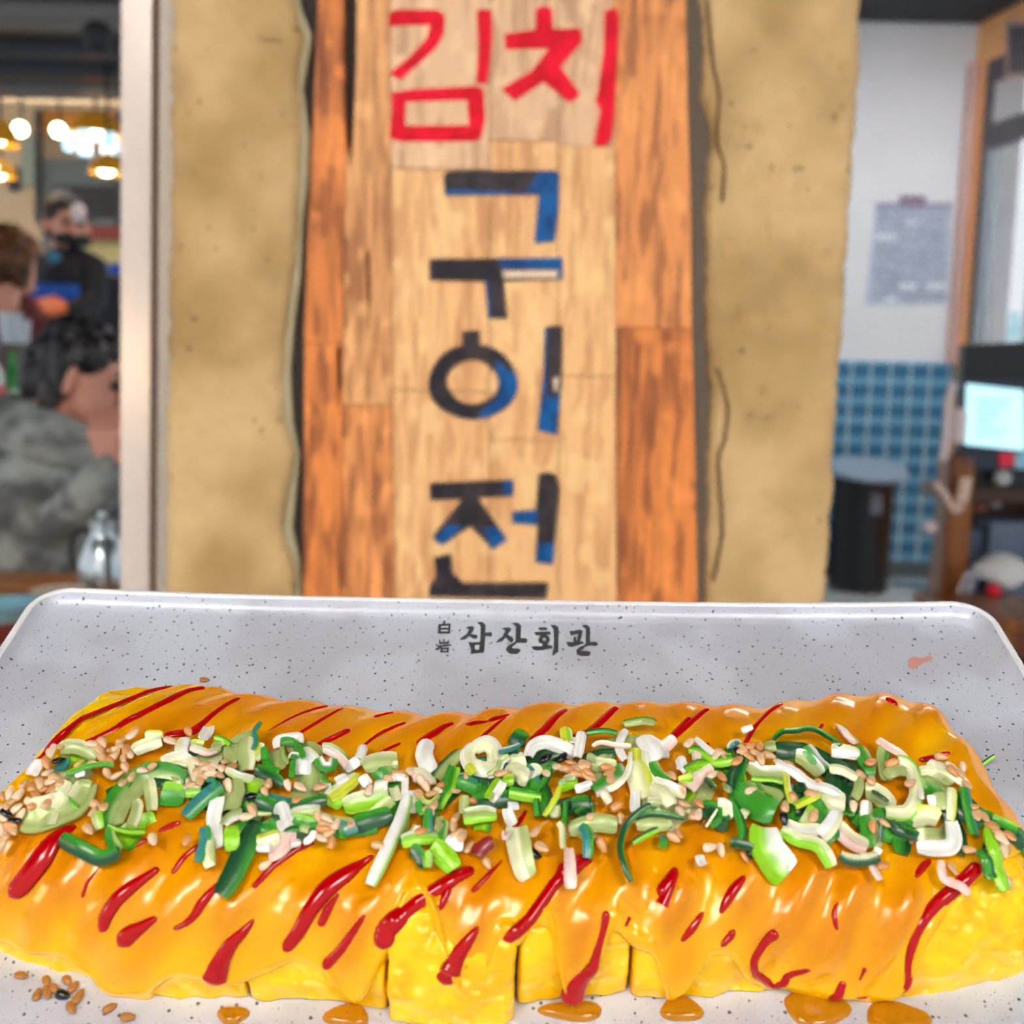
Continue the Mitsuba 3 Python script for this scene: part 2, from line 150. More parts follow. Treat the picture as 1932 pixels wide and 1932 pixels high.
SCALLIONS=[('CT',65,5,[(0.0846,1.992),(0.1101,1.921),(0.1256,1.814),(0.1265,1.714)]),('YC',34,12,[(0.1065,1.914),(0.1056,1.828),(0.1065,1.742)]),('CT',30,12,[(0.0846,1.592),(0.0992,1.578),(0.1247,1.592)]),('GT',53,5,[(0.1692,1.942),(0.1665,1.814),(0.172,1.692),(0.1838,1.628),(0.202,1.621),(0.212,1.635)]),('LG',12,28,[(0.1083,1.721),(0.1247,1.671),(0.1483,1.642)]),('GD',30,12,[(0.1256,2.071),(0.1456,2.128),(0.1638,2.156),(0.1838,2.085)]),('GB',30,12,[(0.0864,1.649),(0.1019,1.657)]),('WW',26,12,[(0.0682,1.742),(0.0701,1.657)]),('DL',9,28,[(0.1683,1.964),(0.1838,1.971),(0.2029,1.964)]),('TG',22,20,[(0.1683,1.956),(0.1729,2.028),(0.1847,2.085)]),('LT',22,20,[(0.1529,1.914),(0.1601,1.999)]),('WW',18,20,[(0.1146,1.699),(0.1237,1.685)]),('GG',24,12,[(0.1592,1.749),(0.1665,1.671)]),('CT',24,12,[(0.1865,1.671),(0.1938,1.749),(0.1975,1.806)]),('CT',22,20,[(0.182,1.785),(0.1856,1.814),(0.1874,1.935)]),('LG',45,5,[(0.2002,1.706),(0.2202,1.692)]),('WL',26,12,[(0.2229,1.699),(0.2357,1.678)]),('GB',30,12,[(0.2539,1.657),(0.2411,1.728),(0.2293,1.828)]),('WW',28,12,[(0.2539,1.706),(0.2539,1.792),(0.2584,1.885),(0.2648,1.992)]),('WT',22,20,[(0.2784,1.792),(0.2693,1.835),(0.2666,1.885)]),('LL',49,5,[(0.2684,1.949),(0.2803,1.928)]),('GB',20,20,[(0.2493,1.885),(0.253,1.971),(0.2511,2.099)]),('TC',24,12,[(0.2566,1.949),(0.2584,2.035),(0.2621,2.128)]),('GD',41,5,[(0.293,1.821),(0.2866,1.971),(0.2812,2.149),(0.2739,2.306)]),('WW',26,12,[(0.2184,1.364),(0.2211,1.435),(0.222,1.492)]),('CC',30,12,[(0.1583,1.571),(0.172,1.549),(0.1829,1.528)]),('YC',20,20,[(0.1665,1.528),(0.182,1.514)]),('WC',30,12,[(0.1884,1.578),(0.2011,1.571),(0.2184,1.578)]),('WC',30,12,[(0.202,1.492),(0.2047,1.549),(0.2093,1.571)]),('CP',16,20,[(0.2147,1.549),(0.2275,1.549),(0.2384,1.514)]),('CC',14,20,[(0.2184,1.578),(0.2247,1.614),(0.2293,1.642)]),('GL',12,28,[(0.2329,1.492),(0.2402,1.485),(0.2493,1.507)]),('CT',22,20,[(0.2329,1.499),(0.2429,1.521)]),('TT',30,12,[(0.2493,1.492),(0.2548,1.557),(0.2584,1.564)]),('CT',34,12,[(0.2621,1.449),(0.2666,1.535),(0.2712,1.578)]),('WT',18,20,[(0.2548,1.599),(0.2657,1.607),(0.2793,1.607)]),('GB',10,28,[(0.2721,1.357),(0.2693,1.428),(0.2739,1.492),(0.273,1.528)]),('CY',24,12,[(0.2766,1.485),(0.2766,1.521),(0.2739,1.549)]),('GD',24,12,[(0.2793,1.571),(0.2884,1.578),(0.2985,1.592)]),('GG',16,20,[(0.2821,1.514),(0.2875,1.564)]),('TT',45,5,[(0.2593,1.621),(0.2648,1.685),(0.2648,1.764)]),('TL',41,5,[(0.2775,1.607),(0.2884,1.657)]),('GG',28,12,[(0.2894,1.749),(0.3048,1.735)]),('WW',18,20,[(0.2975,1.985),(0.3103,2.006)]),('GB',10,28,[(0.242,1.664),(0.2448,1.649),(0.2484,1.664),(0.2466,1.685)]),('YT',14,20,[(0.212,1.521),(0.2247,1.521)]),('WW',18,20,[(0.2939,1.507),(0.2921,1.471),(0.3003,1.435),(0.3103,1.414),(0.313,1.457)]),('GG',18,20,[(0.2957,1.471),(0.3021,1.457),(0.3085,1.457)]),('GT',10,28,[(0.2985,1.499),(0.303,1.549),(0.3085,1.571)]),('GG',12,28,[(0.3103,1.471),(0.3157,1.514),(0.3221,1.557)]),('GG',18,20,[(0.2821,1.514),(0.2884,1.564),(0.3021,1.585)]),('TT',30,12,[(0.2903,1.499),(0.2985,1.557),(0.3021,1.571)]),('GD',22,20,[(0.2803,1.578),(0.2948,1.599),(0.3085,1.635)]),('WW',41,5,[(0.3185,1.542),(0.3194,1.578)]),('GG',12,28,[(0.313,1.564),(0.3157,1.614)]),('WG',12,28,[(0.3103,1.564),(0.3112,1.549),(0.3176,1.542)]),('CW',24,12,[(0.3176,1.499),(0.3248,1.521),(0.3312,1.542)]),('WG',20,20,[(0.3339,1.542),(0.3403,1.564),(0.3476,1.557),(0.3467,1.521)]),('WP',18,20,[(0.3367,1.492),(0.3485,1.507),(0.3567,1.535),(0.3612,1.564)]),('WW',20,20,[(0.3712,1.442),(0.3722,1.478),(0.3703,1.528)]),('WW',32,12,[(0.3621,1.528),(0.3676,1.549)]),('CT',41,5,[(0.3749,1.549),(0.3876,1.514),(0.4049,1.478)]),('WY',30,12,[(0.3503,1.685),(0.3612,1.621),(0.3712,1.571)]),('WT',24,12,[(0.3449,1.607),(0.3449,1.649)]),('WW',22,20,[(0.3549,1.614),(0.3631,1.585)]),('YL',41,5,[(0.3494,1.664),(0.3621,1.664)]),('CL',41,5,[(0.364,1.699),(0.3822,1.649),(0.4013,1.614)]),('WW',22,20,[(0.3767,1.578),(0.3831,1.599)]),('WW',24,12,[(0.3876,1.585),(0.4004,1.585)]),('TT',24,12,[(0.3803,1.792),(0.3913,1.735),(0.4067,1.657)]),('GD',22,20,[(0.3185,1.735),(0.333,1.728),(0.3503,1.714)]),('GD',30,12,[(0.2884,1.728),(0.303,1.742)]),('TT',8,28,[(0.293,1.806),(0.3048,1.806)]),('WW',34,12,[(0.3085,1.721),(0.3139,1.785),(0.3203,1.864)]),('WT',22,20,[(0.3212,1.778),(0.3458,1.764)]),('LG',22,20,[(0.3248,1.821),(0.3358,1.835),(0.3449,1.821)]),('TT',16,20,[(0.3312,1.864),(0.3394,1.878)]),('YC',26,12,[(0.2957,1.949),(0.3048,1.928),(0.3139,1.906)]),('CP',41,5,[(0.3066,2.013),(0.3148,1.978),(0.3203,1.878)]),('PW',16,20,[(0.3258,1.971),(0.333,1.949)]),('WW',14,20,[(0.3358,1.942),(0.3403,1.928),(0.3439,1.878)]),('BG',32,12,[(0.3631,1.849),(0.3703,1.835)]),('WB',18,20,[(0.3694,1.871),(0.3794,1.835)]),('GD',36,5,[(0.3749,1.799),(0.3949,1.749),(0.4067,1.714)]),('DG',41,5,[(0.3012,1.806),(0.3112,1.885)]),('LW',26,12,[(0.4186,1.621),(0.4158,1.721),(0.4104,1.842),(0.404,1.992),(0.3958,2.171)]),('WW',14,20,[(0.404,1.578),(0.4076,1.571),(0.4149,1.571),(0.4158,1.599),(0.4131,1.635)]),('CC',20,20,[(0.4049,1.592),(0.4113,1.657)]),('WW',36,5,[(0.4313,1.328),(0.4286,1.421),(0.4313,1.485),(0.4377,1.528)]),('DT',28,12,[(0.4422,1.557),(0.4504,1.499),(0.4622,1.414)]),('LG',28,12,[(0.4577,1.514),(0.455,1.571),(0.4486,1.614),(0.4459,1.664)]),('WC',34,12,[(0.4741,1.399),(0.4859,1.385),(0.4941,1.457),(0.4941,1.514),(0.4841,1.535),(0.4722,1.514),(0.4686,1.457),(0.4741,1.399)]),('YY',22,20,[(0.4695,1.528),(0.475,1.564)]),('WT',16,20,[(0.5068,1.499),(0.5005,1.507),(0.4968,1.542),(0.4877,1.557)]),('GD',38,5,[(0.5096,1.307),(0.5232,1.378)]),('WB',12,28,[(0.4968,1.478),(0.5077,1.457),(0.5168,1.428)]),('GD',22,20,[(0.5032,1.457),(0.5168,1.457)]),('CC',30,12,[(0.5086,1.478),(0.5177,1.514),(0.5214,1.514)]),('CC',38,5,[(0.5059,1.521),(0.5168,1.564),(0.5241,1.578)]),('CW',41,5,[(0.5241,1.557),(0.5296,1.571)]),('YL',26,12,[(0.5023,1.571),(0.5114,1.578)]),('TL',20,20,[(0.4977,1.571),(0.4923,1.607),(0.4886,1.649)]),('WW',18,20,[(0.5023,1.585),(0.4968,1.621),(0.4923,1.657)]),('BG',32,12,[(0.4613,1.571),(0.4813,1.578)]),('GD',36,5,[(0.4759,1.657),(0.4959,1.628),(0.5168,1.628)]),('DG',28,12,[(0.4795,1.578),(0.4886,1.578)]),('CP',30,12,[(0.4195,1.564),(0.4286,1.557),(0.4386,1.571)]),('YT',10,28,[(0.4313,1.642),(0.4377,1.671),(0.4459,1.621)]),('TW',30,12,[(0.4222,1.599),(0.4249,1.678)]),('GG',20,20,[(0.4295,1.657),(0.4349,1.714)]),('TT',20,20,[(0.4686,1.628),(0.4686,1.699)]),('WT',12,28,[(0.4695,1.714),(0.4832,1.706),(0.4959,1.721)]),('TL',22,20,[(0.4686,1.749),(0.4795,1.742),(0.4959,1.735)]),('WW',16,20,[(0.515,1.685),(0.5059,1.692)]),('WW',22,20,[(0.505,1.699),(0.5077,1.749),(0.5105,1.792)]),('PP',7,28,[(0.5023,1.835),(0.5032,1.878),(0.5077,1.842)]),('BG',18,20,[(0.4386,1.706),(0.4395,1.821)]),('TT',16,20,[(0.4477,1.721),(0.4486,1.778),(0.4468,1.814)]),('TG',16,20,[(0.4531,1.749),(0.4522,1.864)]),('WL',28,12,[(0.4186,1.885),(0.434,1.849),(0.4504,1.828)]),('TW',16,20,[(0.4195,1.864),(0.4268,1.842),(0.4304,1.792)]),('WW',32,12,[(0.455,1.849),(0.4613,1.871),(0.4695,1.871)]),('LL',41,5,[(0.4431,1.885),(0.4522,1.928),(0.4631,2.021)]),('GD',24,12,[(0.4268,1.921),(0.4349,1.956),(0.4386,2.013)]),('TL',16,20,[(0.4413,1.928),(0.4413,2.021)]),('RR',26,12,[(0.4804,1.942),(0.485,1.899),(0.4941,1.871)]),('TC',45,5,[(0.5132,1.799),(0.5159,1.928),(0.5196,2.049),(0.5241,2.121)]),('WW',30,12,[(0.5241,1.521),(0.5296,1.464),(0.5405,1.442),(0.556,1.457),(0.5678,1.499)]),('LY',26,12,[(0.5596,1.321),(0.5605,1.442)]),('WW',14,20,[(0.5651,1.399),(0.566,1.457)]),('WW',22,20,[(0.5742,1.392),(0.5714,1.478),(0.5687,1.535)]),('DG',12,28,[(0.5787,1.399),(0.5924,1.407),(0.6069,1.428)]),('CP',10,28,[(0.5833,1.492),(0.5905,1.478),(0.6024,1.492),(0.6178,1.514)]),('WW',18,20,[(0.6169,1.357),(0.6106,1.435),(0.6078,1.499),(0.6115,1.564)]),('WG',28,12,[(0.606,1.557),(0.6078,1.578),(0.5987,1.607),(0.5814,1.664)]),('WC',12,28,[(0.6169,1.542),(0.6142,1.585),(0.6042,1.649),(0.5933,1.678)]),('YY',26,12,[(0.6233,1.507),(0.6224,1.564)]),('YC',51,5,[(0.6206,1.564),(0.6251,1.621),(0.6278,1.692)]),('WW',20,20,[(0.6178,1.671),(0.616,1.778)]),('WW',18,20,[(0.5651,1.642),(0.5805,1.628)]),('WT',14,20,[(0.556,1.599),(0.566,1.607)]),('GL',26,12,[(0.5523,1.621),(0.5678,1.614)]),('GD',41,5,[(0.5605,1.714),(0.5778,1.706)]),('GD',32,12,[(0.5669,1.792),(0.5769,1.749)]),('TT',16,20,[(0.5778,1.549),(0.5896,1.549)]),('DG',14,20,[(0.5441,1.564),(0.5378,1.607),(0.5323,1.642)]),('LY',12,28,[(0.5514,1.664),(0.545,1.735),(0.5369,1.792)]),('TC',22,20,[(0.5469,1.735),(0.5469,1.799)]),('DG',12,28,[(0.556,1.721),(0.5551,1.856)]),('DG',14,20,[(0.5305,1.685),(0.5314,1.778)]),('TC',12,28,[(0.5487,1.842),(0.5523,1.885),(0.5523,1.999)]),('TT',34,12,[(0.5587,1.856),(0.5732,1.842),(0.5996,1.856)]),('GB',20,20,[(0.5687,1.864),(0.5732,1.949),(0.5723,2.056)]),('PP',22,20,[(0.5578,1.985),(0.5578,2.113),(0.5578,2.249)]),('GD',12,28,[(0.6288,1.785),(0.6115,1.849),(0.6033,1.921),(0.5996,2.028),(0.6024,2.142),(0.6078,2.228)]),('DL',12,28,[(0.6106,1.992),(0.6215,1.949),(0.6333,1.906)]),('GD',10,28,[(0.6151,1.835),(0.6351,1.814),(0.6561,1.849)]),('GL',24,12,[(0.5068,1.621),(0.5205,1.635),(0.5359,1.664)]),('WC',18,20,[(0.5887,1.692),(0.5942,1.728)]),('CT',30,12,[(0.5814,1.557),(0.6042,1.564)]),('GT',18,20,[(0.6151,1.3),(0.6306,1.285),(0.6442,1.349)]),('WW',57,5,[(0.636,1.414),(0.6406,1.499),(0.646,1.542)]),('WC',22,20,[(0.6306,1.521),(0.6315,1.578),(0.6424,1.642),(0.6615,1.692)]),('CC',34,12,[(0.6269,1.599),(0.636,1.649),(0.6479,1.756)]),('CT',20,20,[(0.6269,1.742),(0.6388,1.735)]),('TB',24,12,[(0.647,1.671),(0.6497,1.742)]),('TG',22,20,[(0.6369,1.564),(0.6424,1.599),(0.6479,1.628)]),('WP',26,12,[(0.6479,1.478),(0.6615,1.428)]),('WW',14,20,[(0.6797,1.435),(0.6861,1.492),(0.6934,1.535)]),('GL',24,12,[(0.6733,1.492),(0.687,1.521),(0.6961,1.557),(0.7097,1.564)]),('GL',22,20,[(0.6642,1.592),(0.6752,1.571),(0.6861,1.564)]),('PP',22,20,[(0.6742,1.549),(0.6815,1.549)]),('WW',22,20,[(0.6606,1.557),(0.6624,1.571),(0.6597,1.592)]),('CP',30,12,[(0.6661,1.657),(0.6752,1.599),(0.6915,1.571)]),('YL',18,20,[(0.6579,1.621),(0.6697,1.614)]),('GD',16,20,[(0.6843,1.607),(0.687,1.678)]),('GD',30,12,[(0.7225,1.557),(0.7106,1.592),(0.7043,1.657)]),('BT',18,20,[(0.6997,1.635),(0.6988,1.699)]),('GD',36,5,[(0.6752,1.749),(0.6852,1.785),(0.6761,1.856)]),('GD',36,5,[(0.6879,1.821),(0.6961,1.856)]),('CC',5,28,[(0.6742,1.899),(0.6852,1.814)]),('WC',26,12,[(0.6879,1.749),(0.6961,1.764),(0.6943,1.821)]),('DG',18,20,[(0.7006,1.728),(0.7052,1.814),(0.7061,1.899),(0.7025,1.978)]),('DD',18,20,[(0.6943,1.985),(0.7052,2.013),(0.7116,2.042)]),('TG',77,5,[(0.7134,1.628),(0.7216,1.692),(0.7398,1.785)]),('GG',20,20,[(0.7261,1.628),(0.7361,1.742)]),('WT',34,12,[(0.7243,1.564),(0.7379,1.578),(0.7534,1.592)]),('GL',10,28,[(0.7225,1.621),(0.737,1.628),(0.7489,1.649)]),('TC',18,20,[(0.7079,1.785),(0.7134,1.821)]),('WL',67,5,[(0.7252,1.892),(0.7243,1.999),(0.7325,2.106),(0.7407,2.185)]),('TT',30,12,[(0.616,1.856),(0.6333,1.849),(0.646,1.835)]),('BG',24,12,[(0.6342,1.956),(0.6406,1.949)]),('WW',20,20,[(0.6633,2.113),(0.6715,2.085)]),('WW',14,20,[(0.727,1.357),(0.737,1.349)]),('WB',16,20,[(0.7106,1.499),(0.7161,1.471),(0.7197,1.485)]),('GD',12,28,[(0.7534,1.442),(0.768,1.378),(0.7834,1.378),(0.798,1.407),(0.8107,1.464),(0.8144,1.507)]),('TT',24,12,[(0.7452,1.457),(0.7552,1.464)]),('WW',22,20,[(0.7498,1.564),(0.7634,1.585),(0.7816,1.642),(0.798,1.692)]),('WT',34,12,[(0.7707,1.521),(0.7798,1.542),(0.7889,1.578)]),('WG',30,12,[(0.7816,1.492),(0.7889,1.542),(0.798,1.571)]),('CW',30,12,[(0.8062,1.507),(0.818,1.521),(0.8308,1.535)]),('TP',26,12,[(0.8271,1.3),(0.8271,1.414),(0.8298,1.492)]),('TG',36,5,[(0.8353,1.499),(0.8362,1.549),(0.8426,1.578)]),('WP',18,20,[(0.8544,1.485),(0.8626,1.535),(0.8699,1.564),(0.8772,1.585)]),('GT',24,12,[(0.8581,1.521),(0.8508,1.571),(0.8471,1.614)]),('CC',22,20,[(0.7971,1.578),(0.8089,1.592),(0.8189,1.621)]),('TT',20,20,[(0.8226,1.607),(0.818,1.657),(0.8098,1.714)]),('CY',14,20,[(0.7571,1.578),(0.7534,1.642),(0.7525,1.742)]),('LC',30,12,[(0.8644,1.571),(0.8753,1.592),(0.8744,1.649),(0.8662,1.742),(0.8526,1.792),(0.8344,1.792)]),('TT',47,5,[(0.8571,1.585),(0.859,1.621)]),('CT',41,5,[(0.8262,1.649),(0.8362,1.692),(0.8399,1.756)]),('CC',47,5,[(0.7853,1.657),(0.7925,1.706),(0.8016,1.735)]),('CW',30,12,[(0.7925,1.778),(0.7834,1.856),(0.7707,1.942)]),('CP',34,12,[(0.7898,1.835),(0.7971,1.928),(0.808,2.006)]),('LY',16,20,[(0.7552,1.764),(0.7689,1.706),(0.7816,1.671)]),('LT',51,5,[(0.7625,1.778),(0.7725,1.814)]),('CW',26,12,[(0.7461,1.842),(0.7561,1.878),(0.7716,1.899)]),('CL',28,12,[(0.7398,1.899),(0.7516,1.942),(0.7652,1.985),(0.7762,2.121)]),('CD',22,20,[(0.7843,2.049),(0.798,2.085),(0.8162,2.056)]),('PW',14,20,[(0.8144,2.049),(0.818,2.013)]),('TG',36,5,[(0.818,1.806),(0.8162,1.899),(0.8153,1.992)]),('TW',24,12,[(0.8207,1.728),(0.8171,1.806)]),('GG',20,20,[(0.8025,1.764),(0.8016,1.806)]),('DD',7,28,[(0.8271,1.692),(0.838,1.756)]),('DD',7,28,[(0.8235,1.892),(0.8207,1.971)]),('DD',20,20,[(0.7634,1.628),(0.7689,1.649)]),('GD',16,20,[(0.8371,1.856),(0.849,1.906)]),('PP',14,20,[(0.8089,2.113),(0.8135,2.206)]),('YC',41,5,[(0.8581,1.806),(0.8699,1.821),(0.8808,1.864)]),('WC',24,12,[(0.8981,1.571),(0.9099,1.607),(0.9236,1.678)]),('CC',24,12,[(0.8826,1.599),(0.9008,1.592)]),('CT',36,5,[(0.8863,1.635),(0.9035,1.628),(0.909,1.664)]),('YC',20,20,[(0.9017,1.721),(0.8972,1.792),(0.8917,1.871)]),('BG',22,20,[(0.9172,1.706),(0.9126,1.814),(0.9072,1.985)]),('WW',30,12,[(0.8926,1.871),(0.8899,1.978),(0.8817,2.028),(0.8526,2.013)]),('LL',30,12,[(0.9236,1.956),(0.9181,2.113),(0.9208,2.356)]),('DG',22,20,[(0.9054,2.092),(0.9072,2.192),(0.909,2.271)]),('LG',20,20,[(0.9281,1.906),(0.9381,1.942),(0.9463,1.971)]),('PP',16,20,[(0.8708,2.113),(0.8681,2.199),(0.8744,2.263),(0.8863,2.328)]),('GD',22,20,[(0.838,1.864),(0.849,1.928),(0.8544,1.964)]),('TC',22,20,[(0.8581,1.921),(0.859,1.978)]),('TT',30,12,[(0.8899,1.728),(0.8881,1.806)]),('WW',16,20,[(0.8799,1.742),(0.8799,1.785)]),('WW',10,28,[(0.8753,1.685),(0.8699,1.756)])]
